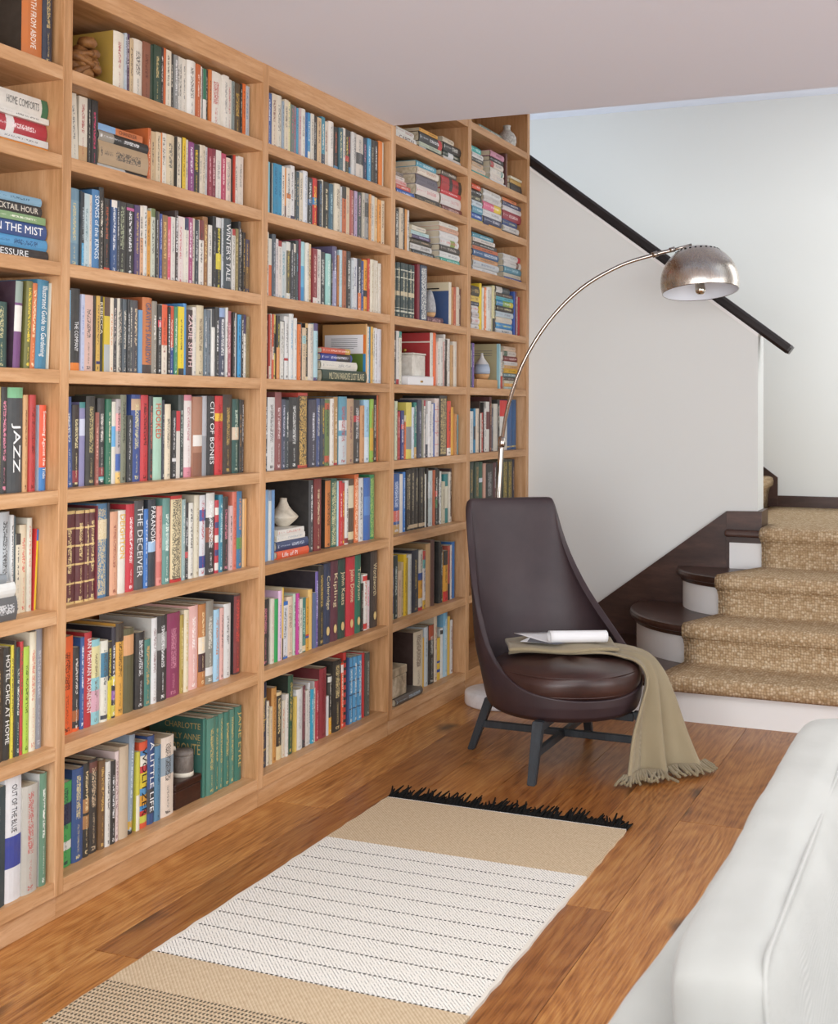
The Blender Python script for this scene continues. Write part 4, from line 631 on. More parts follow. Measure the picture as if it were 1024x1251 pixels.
def finish(o, bay, lev, T, D, H, rec, rnd):
    op = o['opt']; bk = dict(T=T, D=D, H=H, bay=bay, lev=lev, hex=o['hex'], col=hexc(o['hex']), bands=o['bands'], left=hexc(op['L']) if 'L' in op else None, opt=op)
    bk['hard'] = H > 0.205 or 'L' in op or T > 0.036
    ink = op.get('i', '2A2A2A' if sum(bk['col'][:3]) > 0.5 else 'D8D0C0'); bk['inkhex'] = ''.join(c*2 for c in ink) if len(ink) == 3 else ink
    bk['ink'] = hexc(ink)
    hw = 0.0 if ('t' in op or 'k' in op or T < 0.009) else rnd.uniform(0.13, 0.23)
    lo = rnd.uniform(0.30, 0.5)
    bk['sty'] = (lo, rnd.uniform(0.8, 0.94), rnd.random(), hw)
    if 'x' in op: bk['sty'] = (0.05, 0.95, rnd.random(), 0.36)
    return bk
def set_span(b, yl, yr):
    x, _, z = b['org']; b['org'] = (x, yl, z); b['ref'] = (yl, yr)+tuple(b['ref'][2:])
    if b['lying']: b['H'] = yr-yl
    else: b['T'] = yr-yl-0.0004
def settle(ups, stacks, ya, yb):
    """keep neighbours clear of each other: standing books are trimmed to the stack beside them"""
    for b in ups:                                  # a leaning book stands on its lower corner
        if b['lean'] > 0: x, y, z = b['org']; b['org'] = (x, y, z+b['T']*math.sin(b['lean']))
    stacks.sort(key=lambda s: s[0]['ref'][0])
    for s1, s2 in zip(stacks, stacks[1:]):
        lim = min(b['ref'][0] for b in s2)
        for b in s1:
            if b['ref'][1] > lim-0.001: set_span(b, b['ref'][0], lim-0.001)
    for s in stacks:
        for b in s:
            for u in ups:
                yl, yr = u['ref'][:2]; sl, sr = b['ref'][:2]; tilt = u['H']*math.sin(u['lean'])
                if u['org'][0]-u['D'] > b['org'][0] or b['org'][0]-b['D'] > u['org'][0]: continue     # one behind the other
                if u['ref'][3] < b['ref'][2] or sr <= yl or sl >= yr: continue
                if (yl+yr)/2 < (sl+sr)/2:
                    if sl-yl > 0.6*(yr-yl): set_span(u, yl, sl-0.0005)
                    else: set_span(b, yr+0.0005, sr)
                else:
                    if yr-sr > 0.6*(yr-yl): set_span(u, sr+0.0005, yr)
                    else: set_span(b, sl, yl-0.0005)
def build_rows():
    rnd = random.Random(5)
    for (bay, lev, ox, oy, sc, start, rec, txt) in ROWS:
        ya, yb = BAYS[bay-1]; z0 = LZ[lev]; top = (LZ[lev+1]-TH) if not (bay < 4 and lev == 7) else 2.3645
        xs_ = [float(q.split()[0]) for q in txt.split(';') if q.strip() and q.strip()[0] not in '>S']
        if xs_:
            ul_ = ox+max(xs_)/sc; vm_ = (proj((0, yb, z0))[1]+proj((0, yb, top))[1])/2
            while rec > 0.006 and onx(ul_, vm_, -rec-.006).y > yb-0.002: rec -= 0.002
        cur = start; first = True; ups = []; stacks = []
        for item in txt.split(';'):
            item = item.strip()
            if not item: continue
            if item[0] == '>': cur = float(item[1:]); first = False; continue
            if item[0] == 'S':
                head, body = item[1:].split(':'); x0, srec = [float(q) for q in head.split()]; bs = [parse(b) for b in body.split('|')]
                zz = z0; uu = ox+x0/sc; stack = []
                tot = 0
                for o in bs:
                    ur = ox+o['x']/sc; um = ur if 'w' in o['opt'] else uu
                    vb = proj((-srec, onx(um, 400, -srec).y, z0))[1]
                    o['T'] = abs(onx(um, vb, -srec).z-onx(um, vb-o['y']/sc, -srec).z); tot += o['T']
                s_ = min(1.0, (top-z0-0.006)/tot)
                for o in bs:
                    ur = ox+o['x']/sc; vb = proj((-srec, onx(ur, 400, -srec).y, zz))[1]
                    yr = min(onx(ur, vb-4, -srec).y, yb-0.003)
                    yl = yr-float(o['opt']['w']) if 'w' in o['opt'] else onx(uu, vb, -srec).y+rnd.uniform(-.002, .002)
                    yl = max(yl, ya+0.002); H = max(yr-yl, 0.06); T = o['T']*s_
                    bk = finish(o, bay, lev, T-0.0004, min(0.70*H+0.01, DEP-srec-0.02, 0.19), H, srec, rnd); bk['hard'] = T > 0.02
                    bk.update(lying=True, org=(-srec+rnd.uniform(-.004, .003), yl, zz), lean=0.0, ref=(yl, yr, zz, zz+T)); zz += T
                    BOOKS.append(bk); stack.append(bk)
                stacks.append(stack); continue
            o = parse(item); ul, ur = ox+cur/sc, ox+o['x']/sc; vt = oy+o['y']/sc
            r = rec; jit = rnd.uniform(-0.003, 0.003)
            vm = (vt+proj((-r, onx(ur, vt, -r).y, z0))[1])/2
            yl, yr = onx(ul, vm, -r).y, onx(ur, vm, -r).y
            zt = onx((ul+ur)/2, vt, -r).z
            if first: yl -= 0.012; first = False
            yl = max(yl, ya+0.001, ups[-1]['ref'][1] if ups else 0); yr = min(yr, yb-0.002); cur = o['x']
            if yr-yl < 0.0035: yr = yl+0.0035
            H = max(0.10, min(zt, top-0.003)-z0); T = yr-yl
            D = float(o['opt'].get('d', min(0.70*H, 0.19)*rnd.uniform(.94, 1.02))); D = min(D, DEP-r-0.006)
            bk = finish(o, bay, lev, T-0.0004, D, H, r, rnd)
            bk.update(lying=False, org=(-r+jit, yl, z0), lean=math.radians(float(o['opt'].get('e', 0))), ref=(yl, yr, z0, z0+H)); BOOKS.append(bk); ups.append(bk)
        settle(ups, stacks, ya, yb)
        ups.sort(key=lambda b: -b['ref'][0])
        for n, b in enumerate(ups): b['place'] = ordinal(n+1)+' from stair-side divider'
        stacks.sort(key=lambda s: -s[0]['ref'][0])
        for si, s in enumerate(stacks):
            for n, b in enumerate(s):
                pos = 'bottom' if n == 0 else 'topmost' if n == len(s)-1 else ordinal(n+1)+' up'
                b['place'] = pos+' in '+('its stack' if len(stacks) == 1 else ordinal(si+1)+' stack from stairs')
    for b in BOOKS:
        yl, yr, za, zb_ = b['ref']; x = b['org'][0]
        p = [proj((x, y, z)) for y in (yl, yr) for z in (za, zb_)]
        us = [max(0, min(1024, q[0])) for q in p]; vs2 = [max(0, min(1251, q[1])) for q in p]
        b['area'] = (max(us)-min(us))*(max(vs2)-min(vs2))
build_rows()
BOOKS.sort(key=lambda b: -b['area'])
TEXTS = []
def map_for(b):
    if b['lying']: return lambda a, d, h: (-d, h, a)
    return lambda a, d, h: (-d, a, h)
rest = MB(); used = set()
for bi, b in enumerate(BOOKS):
    M = map_for(b); single = bi < 300 or 't' in b['opt'] or 'C' in b['opt']
    sig = (b['bay'], b['lev'])
    if single:
        mb = MB(); cover_geo(mb, b, M)
        root = empty('book', b['org']); root.rotation_euler = (-b['lean'], 0, 0)
        link('cover', mb.mesh('cover'), root); pv, pf = page_geo(b, M); link('page_block', me_from('page_block', pv, pf), root, 'book_pages')
        size = '' if b['lying'] else 'slim ' if b['T'] < 0.014 else 'thick ' if b['T'] > 0.038 else 'tall ' if b['H'] > 0.26 else ''
        tag(root, f"{size}{colour_name(b['hex'])} book, {b['place']}, {SHW(b['lev'])}, {BAYW[b['bay']].replace(' from stairs', '') if b['lying'] else BAYW[b['bay']]}", 'book', 'books on the oak bookcase'); b['root'] = root
        if 't' in b['opt']: TEXTS.append(b)
        if 'g' in b['opt']:
            r = min(0.012, b['T']*0.36); nv = 18
            vs_ = [(0.0012-(0.0), b['T']/2+r*math.cos(2*math.pi*i/nv), 0.045+1.35*r*math.sin(2*math.pi*i/nv)) for i in range(nv)]
            link('gilt_medallion', me_from('gilt_medallion', vs_, [tuple(range(nv))]), root, ink_mat('D8BC80'))
    else:
        Rm = Matrix.Translation(b['org']) @ Matrix.Rotation(-b['lean'], 4, 'X')
        def MW(a, d, h, M=M, Rm=Rm): return tuple(Rm @ Vector(M(a, d, h)))
        cover_geo(rest, b, MW); pv, pf = page_geo(b, MW); o = len(rest.v); rest.v += pv
        for f in pf: rest.quad(tuple(o+i for i in f), PAGE)
tag(link('smaller_books', rest.mesh('smaller_books')), 'remaining small books packed along the shelves of the oak bookcase', 'books', kind='stuff')

# titles on the spines
def make_text(s, size):
    cu = bpy.data.curves.new('title', 'FONT'); cu.body = s; cu.size = size; cu.resolution_u = 2; cu.align_x = 'LEFT'; cu.align_y = 'BOTTOM_BASELINE'
    o = bpy.data.objects.new('title', cu); COL.objects.link(o); return o
tmp = []
for b in TEXTS:
    tmp.append((make_text(b['opt']['t'].replace('_', ' '), 1.0), b))
COVER_TEXT = []
green = [b for b in BOOKS if b['bay'] == 2 and b['lev'] == 0 and b['opt'].get('L') == '1F5A50'][0]
for j, s in enumerate(['CHARLOTTE', 'EMILY ANNE', 'BRONT\u00cb']): COVER_TEXT.append((make_text(s, 1.0), j))
bpy.context.view_layer.update(); dg = bpy.context.evaluated_depsgraph_get()
def text_mesh(o, name):
    me = bpy.data.meshes.new_from_object(o.evaluated_get(dg)); me.name = name; me.materials.clear(); return me
for o, b in tmp:
    me = text_mesh(o, 'title'); xs = [v.co.x for v in me.vertices]; ys = [v.co.y for v in me.vertices]
    x0, x1, y0, y1 = min(xs), max(xs), min(ys), max(ys); T, H = b['T'], b['H']
    L = b['opt']['t']; lo, hi = (0.14, 0.93)
    if L == 'JAZZ': lo, hi = 0.10, 0.66
    if L == 'CHANDLER': lo, hi = 0.45, 0.86
    if L == 'THE_COMPANY': lo, hi = 0.24, 0.60
    if L == 'DEIGHTON': lo, hi = 0.42, 0.95
    if L in ('REBECCA', 'HOOKED', 'PARANOIA'): lo, hi = 0.50, 0.92
    if 'g' in b['opt']: lo, hi = 0.42, 0.84
    if L in ('OUT_OF_THE_BLUE', 'HOME_COMFORTS'): lo, hi = (0.55, 0.93) if L[0] == 'O' else (0.35, 0.85)
    sx = (hi-lo)*H/(x1-x0); sy = min(0.56*T/(y1-y0), sx*1.9); sx = min(sx, sy*1.5)
    ln = sx*(x1-x0); e = 0.0005
    for v in me.vertices:
        tx, ty = (v.co.x-x0)*sx, (v.co.y-(y0+y1)/2)*sy
        if b['lying']: v.co = (e, H*lo+tx, T/2+ty)
        else: v.co = (e, T/2+ty, hi*H-tx)
    link('title_lettering', me, b['root'], ink_mat(b['inkhex'])); bpy.data.objects.remove(o)
for o, j in COVER_TEXT:
    me = text_mesh(o, 'cover_lettering'); b = green; D = b['D']; H = b['H']
    xs = [v.co.x for v in me.vertices]; x0, x1 = min(xs), max(xs)
    wid = (0.13, 0.125, 0.10, 0.055)[j]; sx = wid/(x1-x0); sz = (0.026, 0.026, 0.046, 0.026)[j]; zz = H*(0.86, 0.72, 0.54, 0.40)[j]
    for v in me.vertices: v.co = (-0.012-(x1-v.co.x)*sx, -0.0006, zz+v.co.y*sz)
    link('cover_lettering', me, b['root'], ink_mat('A8925A')); bpy.data.objects.remove(o)
# printed panels on covers that face the room
def panel(b, x0, x1, z0, z1, m, e=0.0006):
    D, H = b['D'], b['H']; v = [(-D+x0*D, -e, z0*H), (-D+x1*D, -e, z0*H), (-D+x1*D, -e, z1*H), (-D+x0*D, -e, z1*H)]
    return link('cover_print', me_from('cover_print', v, [(0, 1, 2, 3)]), b['root'], m)
for b in BOOKS:
    c = b['opt'].get('C')
    if c == 'page':
        panel(b, .05, .93, .5, .82, 'paper_white'); panel(b, .05, .93, .02, .495, ink_mat('5E7A36'))
        for q in range(6): panel(b, .2, .8-.08*(q == 5), .75-.033*q, .758-.033*q, 'print_grey', .001)
        panel(b, .93, .99, .02, .495, ink_mat('2F7FB0')); panel(b, .93, .99, .5, .82, ink_mat('D8752E'))
    if c == 'navy': panel(b, .0, .97, .80, 1.0, ink_mat('D2C6A8')); panel(b, .25, .7, .84, .87, 'print_dark', .001)
    if c == 'red': panel(b, .0, 1.0, .815, .84, ink_mat('E0D8CC'))
    if c == 'khaki':
        for q in range(3): panel(b, .1, .8, .84-.05*q, .85-.05*q, 'print_grey')
        panel(b, .93, 1, 0, 1, ink_mat('9CCAD4'))

# ================================================================== lounge chair
CH = Vector((0.725, 4.666, 0)); CR = math.pi/4
chair = tag(empty('lounge_chair', CH, CR), 'brown leather lounge chair with tall tapered back and dark crossed legs', 'chair')
def shell():
    # section by height: half width, depth, centre; and the height of the rim round the seat
    SEC = [(.190, .225, .225, 0), (.197, .255, .255, 0), (.215, .278, .278, 0), (.25, .289, .289, 0), (.30, .298, .298, .004), (.34, .300, .298, .022), (.40, .297, .272, .078), (.48, .279, .228, .155),
           (.56, .256, .172, .232), (.65, .237, .118, .310), (.74, .222, .084, .368), (.83, .212, .062, .411), (.90, .209, .050, .436), (.945, .203, .044, .452)]
    RIM = [(0, .938), (60, .938), (68, .936), (73, .930), (77, .912), (80, .880), (84, .78), (88, .64), (92, .535), (97, .445), (104, .385), (112, .345), (122, .316), (134, .297), (150, .284), (165, .279), (180, .278)]
    def sec(z):
        for p, r in zip(SEC, SEC[1:]):
            if z <= r[0]: t = (z-p[0])/(r[0]-p[0]); return [p[i]+(r[i]-p[i])*t for i in (1, 2, 3)]
        return SEC[-1][1:]
    ph = [0, 8, 16, 24, 32, 40, 47, 54, 60, 65, 69, 73, 76, 79, 82, 85, 88, 91, 94, 98, 103, 109, 116, 124, 133, 143, 154, 166]
    ang = [-a for a in ph[:0:-1]] + ph + [180]
    NR = 26; bm = bmesh.new(); G = []
    for a in ang:
        top = interp(abs(a), RIM); col = []
        for r in range(NR+1):
            t = r/NR; z = .190+(top-.190)*(t**1.25); rw, ry, yc = sec(z); f = math.radians(a)
            col.append(bm.verts.new((rw*math.sin(f), yc+ry*math.cos(f), z)))
        G.append(col)
    n = len(G)
    for i in range(n):
        A_, B_2 = G[i], G[(i+1) % n]
        for r in range(NR): bm.faces.new((A_[r], A_[r+1], B_2[r+1], B_2[r]))
    c0 = bm.verts.new((0, 0, .190))
    for i in range(n): bm.faces.new((c0, G[i][0], G[(i+1) % n][0]))
    o = link('shell', bm_mesh('shell', bm), chair, 'brown_leather', True)
    m_ = o.modifiers.new('thick', 'SOLIDIFY'); m_.thickness = .026; m_.offset = -1; m_.use_even_offset = False
    s = o.modifiers.new('round', 'SUBSURF'); s.levels = 1; s.render_levels = 1
shell()
def cushion():
    prof = [(0.0, .270), (.20, .268), (.250, .280), (.266, .306), (.270, .338), (.268, .360), (.259, .380), (.235, .398), (.18, .412), (.09, .420), (0.0, .422)]
    prof = [(r, .268+(z-.268)*.80) for r, z in prof]
    pts = catmull([(r, 0, z) for r, z in prof], 4)
    vs_, fs = [], []; N = 64; n = len(pts)
    for i in range(N):
        a = 2*math.pi*i/N; k = 1.035+0.012*math.sin(3*a+.6)+0.006*math.sin(7*a)
        for p in pts:
            w = 0.004*math.sin(5*a+1.0)*math.sin(p.x*20); vs_.append((p.x*k*math.cos(a), -0.018+p.x*k*math.sin(a), p.z+w))
    for i in range(N):
        j = (i+1) % N
        for q in range(n-1): fs.append((i*n+q, j*n+q, j*n+q+1, i*n+q+1))
    bm = bmesh.new(); V = [bm.verts.new(v) for v in vs_]
    for f in fs:
        try: bm.faces.new([V[x] for x in f])
        except ValueError: pass
    bmesh.ops.remove_doubles(bm, verts=bm.verts[:], dist=1e-4)
    o = link('seat_cushion', bm_mesh('seat_cushion', bm), chair, 'cushion_leather', True)
    for z, r in ((.357, .2605), (.290, .262)):
        pts = [(r*(1.035+0.012*math.sin(3*a+.6)+0.006*math.sin(7*a))*math.cos(a), -0.018+r*(1.035+0.012*math.sin(3*a+.6)+0.006*math.sin(7*a))*math.sin(a), z) for a in [2*math.pi*i/72 for i in range(73)]]
        tube('seam', pts, 0.0022, 'cushion_leather', o, 6)
cushion()
def leg(ax, ay):
    # from the pan down and outward to the foot, square in section, tapering
    d = Vector((ax, ay, 0)).normalized(); s = Vector((-d.y, d.x, 0))
    top, foot = d*0.285+Vector((0, 0, .205)), d*0.362
    bm = bmesh.new(); rows = []
    for p, w in ((top, .0195), (foot, .0145)): rows.append([bm.verts.new(p+s*a*w+d*b*w*.9) for a, b in ((-1, -1), (1, -1), (1, 1), (-1, 1))])
    for i in range(4): bm.faces.new((rows[0][i], rows[0][(i+1) % 4], rows[1][(i+1) % 4], rows[1][i]))
    bm.faces.new(rows[0]); bm.faces.new(rows[1][::-1])
    bmesh.ops.bevel(bm, geom=bm.edges[:], offset=.003, segments=2, affect='EDGES')
    link('leg', bm_mesh('leg', bm), chair, 'ebonised')
q = math.sqrt(.5)
for a, b in ((q, q), (-q, q), (-q, -q), (q, -q)): leg(a, b)
def bar(name, p, r, w, h):
    p, r = Vector(p), Vector(r); d = (r-p).normalized(); s = Vector((-d.y, d.x, 0)); bm = bmesh.new()
    A = [bm.verts.new(p+s*a*w/2+Vector((0, 0, c*h/2))) for a, c in ((-1, -1), (1, -1), (1, 1), (-1, 1))]; B = [bm.verts.new(r+s*a*w/2+Vector((0, 0, c*h/2))) for a, c in ((-1, -1), (1, -1), (1, 1), (-1, 1))]
    for i in range(4): bm.faces.new((A[i], A[(i+1) % 4], B[(i+1) % 4], B[i]))
    bm.faces.new(A); bm.faces.new(B[::-1]); bmesh.ops.bevel(bm, geom=bm.edges[:], offset=.002, segments=1, affect='EDGES'); link(name, bm_mesh(name, bm), chair, 'ebonised')
k = .335*q
bar('stretcher', (-k, -k, .098), (k, k, .098), .020, .026); bar('stretcher', (k, -k, .102), (-k, k, .102), .020, .026)
bar('seat_rail', (-.27*q, -.27*q, .185), (.27*q, .27*q, .185), .03, .03); bar('seat_rail', (.27*q, -.27*q, .185), (-.27*q, .27*q, .185), .03, .03)

# ------------------------------------------------------------------ throw over the seat's side
def throw():
    root = tag(empty('throw_blanket', (1.0, 4.7, 0)), 'olive beige woven throw hanging off the leather seat to floor', 'blanket')
    def W(o): o.parent = root; o.matrix_parent_inverse = Matrix.Translation((-1.0, -4.7, 0)); return o
    # centre line on the seat, over the edge and down to the floor; half width and across direction at each point
    def at(u, v, x, y):
        d = ray(u, v); P = Vector((x, y, 0)); n2 = Vector((FWD.x, FWD.y, 0)); return EYE+d*((P-EYE).dot(n2)/d.dot(n2))
    r2 = Vector((math.cos(YAW), math.sin(YAW), 0)); tw = Vector((math.sin(YAW), -math.cos(YAW), 0))   # along the view's right, and towards the room
    C0 = CH
    ctl = []   # (centre, half vector)
    def add(a, b): ctl.append(((a+b)/2, (b-a)/2))
    # near edge and far edge of the cloth
    near = [(-.205, .03, .398), (-.12, .05, .406), (.0, .06, .408), (.10, .065, .406), (.19, .08, .400), (.256, .11, .380), (.274, .158, .330), (.240, .215, .25), (.204, .26, .155), (.184, .290, .07), (.174, .31, .012)]
    far = [(-.16, -.15, .400), (-.09, -.16, .414), (.02, -.16, .418), (.13, -.13, .416), (.235, -.11, .408), (.334, -.10, .384), (.386, -.055, .325), (.420, -.005, .245), (.454, .045, .152), (.486, .09, .066), (.507, .12, .012)]
    A = catmull([C0+r2*a+tw*b+Vector((0, 0, c)) for a, b, c in near], 5); Bq = catmull([C0+r2*a+tw*b+Vector((0, 0, c)) for a, b, c in far], 5)
    NX = 34; vs_, fs = [], []; m = len(A)
    for i in range(m):
        t = i/(m-1); a, b = A[i], Bq[i]; ac = (b-a).normalized(); tg = (A[min(i+1, m-1)]-A[max(i-1, 0)]).normalized(); nr = ac.cross(tg).normalized()
        if nr.dot(-FWD) < 0 and t > .5: nr = -nr
        if t <= .5 and nr.z < 0: nr = -nr
        amp = 0.003+0.034*max(0, (t-.40)/.60)**1.0
        for j in range(NX):
            s = j/(NX-1); w = math.sin(s*math.pi*5.2+0.6)*0.8+math.sin(s*math.pi*9.0+t*2)*0.35
            vs_.append(a+(b-a)*s+nr*(amp*w+0.004*math.sin(t*22+s*6)*(1 if t < .45 else .4)))
    for i in range(m-1):
        for j in range(NX-1): fs.append((i*NX+j, i*NX+j+1, (i+1)*NX+j+1, (i+1)*NX+j))
    o = W(link('cloth', me_from('cloth', vs_, fs), None, 'throw_wool', True)); sdf = o.modifiers.new('t', 'SOLIDIFY'); sdf.thickness = .007; sdf.offset = 1
    # folded-back layer lying on the seat beneath the magazine
    lay = []
    for rr, zz, g in ((0, .424, 0), (1, .446, .006), (2, .462, -.004)):
        lay.append(zz)
    vs_, fs = [], []; NI, NJ = 26, 14
    for i in range(NI):
        s = i/(NI-1)
        for j in range(NJ):
            t = j/(NJ-1); xx = -.205+.41*s; yy = .055-.235*t+.02*math.sin(s*4); zc = .413+.009*math.sin(math.pi*min(1, s*1.15))*math.sin(math.pi*t)**.6+.004*math.sin(9*s+5*t)
            zc += .012*t*math.sin(math.pi*s)
            vs_.append(C0+r2*xx+tw*yy*-1*-1+Vector((0, 0, zc)))
    for i in range(NI-1):
        for j in range(NJ-1): fs.append((i*NJ+j, (i+1)*NJ+j, (i+1)*NJ+j+1, i*NJ+j+1))
    o = W(link('folded_cloth', me_from('folded_cloth', vs_, fs), None, 'throw_wool', True)); sdf = o.modifiers.new('t', 'SOLIDIFY'); sdf.thickness = .014; sdf.offset = 0
    bv = o.modifiers.new('b', 'BEVEL'); bv.width = .006; bv.segments = 3; bv.limit_method = 'ANGLE'
    # knotted fringe spreading on the boards
    rn = random.Random(3); ea, eb = A[-1], Bq[-1]; vsA, fsA = [], []
    last = [Vector(vs) for vs in ([a for a in []])]
    n = 46
    for k2 in range(n):
        s = (k2+.5)/n; p = ea+(eb-ea)*s; w = math.sin(s*math.pi*5.2+0.6)*.016; p = p+tw*(.004+w)
        out = (tw*1.0+r2*(s-.45)*1.1+r2*rn.uniform(-.35, .35)).normalized(); L = rn.uniform(.055, .10)
        pts = [p+Vector((0, 0, .022)), p+out*.012+Vector((0, 0, .016)), p+out*L*.55+Vector((0, 0, .010))+r2*rn.uniform(-.008, .008), p+out*L+Vector((0, 0, .006))+r2*rn.uniform(-.014, .014)]
        rad = [.0042, .0066, .0058, .0048]; base = len(vsA)
        for pp, rr in zip(pts, rad):
            tgn = out; sd = Vector((-out.y, out.x, 0))
            for q2 in range(6):
                a = math.pi*2*q2/6; vsA.append(pp+sd*math.cos(a)*rr+Vector((0, 0, 1))*math.sin(a)*rr)
        for r_ in range(3):
            for q2 in range(6): fsA.append((base+r_*6+q2, base+r_*6+(q2+1) % 6, base+(r_+1)*6+(q2+1) % 6, base+(r_+1)*6+q2))
        fsA.append(tuple(base+18+q2 for q2 in range(6)))
    W(tag(link('fringe', me_from('fringe', vsA, fsA), None, 'throw_fringe', True), kind='stuff'))
throw()

# ------------------------------------------------------------------ magazine, half rolled, on the throw
def magazine():
    r2 = Vector((math.cos(YAW), math.sin(YAW), 0)); bk = Vector((-math.sin(YAW), math.cos(YAW), 0))
    root = tag(empty('magazine', CH+Vector((-.02, 0, .47))), 'white magazine half rolled lying on the folded throw', 'magazine')
    def W(o): o.parent = root; o.matrix_parent_inverse = Matrix.Translation(-(CH+Vector((-.02, 0, .47)))); return o
    ax = (r2*.97+bk*.24).normalized()*1.0; ax = Vector((ax.x, ax.y, 0)); cr = Vector((-ax.y, ax.x, 0))
    O = CH+r2*(-.055)+bk*(-.035)+Vector((0, 0, .4375))
    # section across the roll: flat sheet from behind, curling into a spiral at the front
    sec = [(.155, .012), (.12, .010), (.08, .006), (.045, .002), (.02, .000)]
    for i in range(30):
        a = -math.pi/2-i/29*math.pi*2.5; rr = .023-.003*i/29; sec.append((rr*math.cos(a)+.0, .023+rr*math.sin(a)))
    vs_, fs = [], []; NL = 14; m = len(sec)
    for i in range(NL):
        t = i/(NL-1)
        for j, (c, h) in enumerate(sec):
            L = .225; sh = 0.0
            if j < 5: sh = -.085*(c/.155)       # pages fan out to the left behind the roll
            vs_.append(O+ax*(t*L+sh)+cr*c+Vector((0, 0, h-.006*t)))
    for i in range(NL-1):
        for j in range(m-1): fs.append((i*m+j, (i+1)*m+j, (i+1)*m+j+1, i*m+j+1))
    o = W(link('pages', me_from('pages', vs_, fs), None, 'paper_white', True)); s = o.modifiers.new('t', 'SOLIDIFY'); s.thickness = .0022
    # loose lower sheets and the printed cover corner
    for k2, (w, m_) in enumerate((( .0, 'print_grey'), (.012, 'paper_white'), (.02, 'paper_white'))):
        v = [O+ax*(-.075-w)+cr*(.030+w)+Vector((0, 0, .003-k2*.0010)), O+ax*(.02)+cr*(-.030+w)+Vector((0, 0, -.0005-k2*.0010)), O+ax*(.10)+cr*(.02)+Vector((0, 0, -.0005-k2*.0010)), O+ax*(-.02)+cr*(.13)+Vector((0, 0, .007-k2*.0010))]
        o = W(link('loose_page', me_from('loose_page', v, [(0, 1, 2, 3)]), None, m_)); s = o.modifiers.new('t', 'SOLIDIFY'); s.thickness = .0012
    for (t, hgt, wd, hh, c) in ((.035, .022, .016, .013, 'B0404A'), (-.0, .034, .012, .006, 'C0303A')):
        pass
magazine()

# ------------------------------------------------------------------ arc floor lamp
def lamp():
    bx, by = 0.205, 5.42
    root = tag(empty('arc_floor_lamp', (bx, by, 0)), 'brushed steel arc floor lamp with dome shade and white marble base', 'lamp')
    def W(o): o.parent = root; o.matrix_parent_inverse = Matrix.Translation((-bx, -by, 0)); return o
    W(lathe('base', [(0, 0), (.146, 0), (.152, .004), (.154, .010), (.154, .050), (.151, .058), (.143, .062), (0, .062)], 'marble', None, (bx, by, 0), 56, False))
    n2 = Vector((FWD.x, FWD.y, 0)); P = Vector((bx, by, 0))
    def at(u, v, near=0.0):
        d = ray(u, v); return EYE+d*(((P-EYE).dot(n2)-near)/d.dot(n2))
    px_ = [(596, 850), (600, 760), (605, 670), (609, 605), (613, 538)]
    low = [at(*p) for p in px_]; low[0].z = .05
    W(tube('pole', catmull(low, 6), .0125, 'polished_steel'))
    j = low[-1]; W(tube('collar', [j+Vector((-.001, 0, -.028)), j+Vector((0, 0, -.02)), j+Vector((.002, 0, .012)), j+Vector((.003, 0, .016))], [.014, .0168, .0168, .012], 'polished_steel', None, 16))
    arc = [at(613, 540), at(622, 492, .03), at(641, 440, .06), at(672, 391, .09), at(711, 352, .12), at(757, 325, .15), at(800, 311, .18), at(822, 305.5, .2)]
    W(tube('arc_arm', catmull(arc, 8), .0085, 'polished_steel'))
    W(tube('arm_joint', [at(797, 312, .178), at(804, 309.6, .182)], [.0125, .0125], 'polished_steel', None, 14)); W(tube('arm_joint', [at(818, 306, .195), at(825, 304, .2)], [.011, .011], 'polished_steel', None, 14))
    W(tube('shade_stem', [at(822, 305.5, .2), at(836, 301.5, .2), at(845, 299, .2)], [.0062, .0062, .006], 'polished_steel', None, 10))
    # dome
    c = at(855, 345.5, .2); R = .166
    prof = []
    for i in range(25):
        a = math.radians(-14+ (104)*i/24); prof.append((R*math.cos(a)*(1.0 if a > 0 else 1.0), R*.98*math.sin(a)+.0))
    prof_i = [(r*.985 if r > .002 else 0, z*.985-.001 if i else z) for i, (r, z) in enumerate(prof)]
    dm = lathe('shade', prof, 'brushed_steel', None, (0, 0, 0), 64, False); ins = lathe('shade_lining', [(max(r-.0022, 0), z-.002 if z > 0 else z) for r, z in prof], 'shade_white', None, (0, 0, 0), 64, False)
    rim = lathe('shade_rim', [(prof[0][0]-.0025, prof[0][1]), (prof[0][0]-.001, prof[0][1]-.0018), (prof[0][0]+.0006, prof[0][1]), (prof[0][0]-.0002, prof[0][1]+.002)], 'polished_steel', None, (0, 0, 0), 64, False)
    tilt = Matrix.Translation(c) @ Matrix.Rotation(math.radians(-9), 4, RGT) @ Matrix.Rotation(math.radians(-2.5), 4, FWD)
    bulb = lathe('bulb', [(0, -.052), (.012, -.050), (.020, -.042), (.023, -.030), (.020, -.010), (.016, .02), (.016, .06), (0, .06)], 'bulb_chrome', None, (0, 0, 0), 24, False)
    for o in (dm, ins, rim, bulb): o.parent = root; o.matrix_basis = tilt; o.matrix_parent_inverse = Matrix.Translation((-bx, -by, 0))
    # pierced band round the crown
    for i in range(26):
        a = 2*math.pi*i/26; r = .0935; z = .1372
        h = lathe('vent_hole', [(0, .0012), (.0048, .0012), (.0048, -.002), (0, -.002)], 'print_dark', None, (0, 0, 0), 10, False)
        n_ = Vector((math.cos(a)*.54, math.sin(a)*.54, .84)); rot = n_.to_track_quat('Z', 'Y').to_matrix().to_4x4()
        h.parent = root; h.matrix_parent_inverse = Matrix.Translation((-bx, -by, 0)); h.matrix_basis = tilt @ Matrix.Translation((r*math.cos(a), r*math.sin(a), z-.0015)) @ rot
lamp()

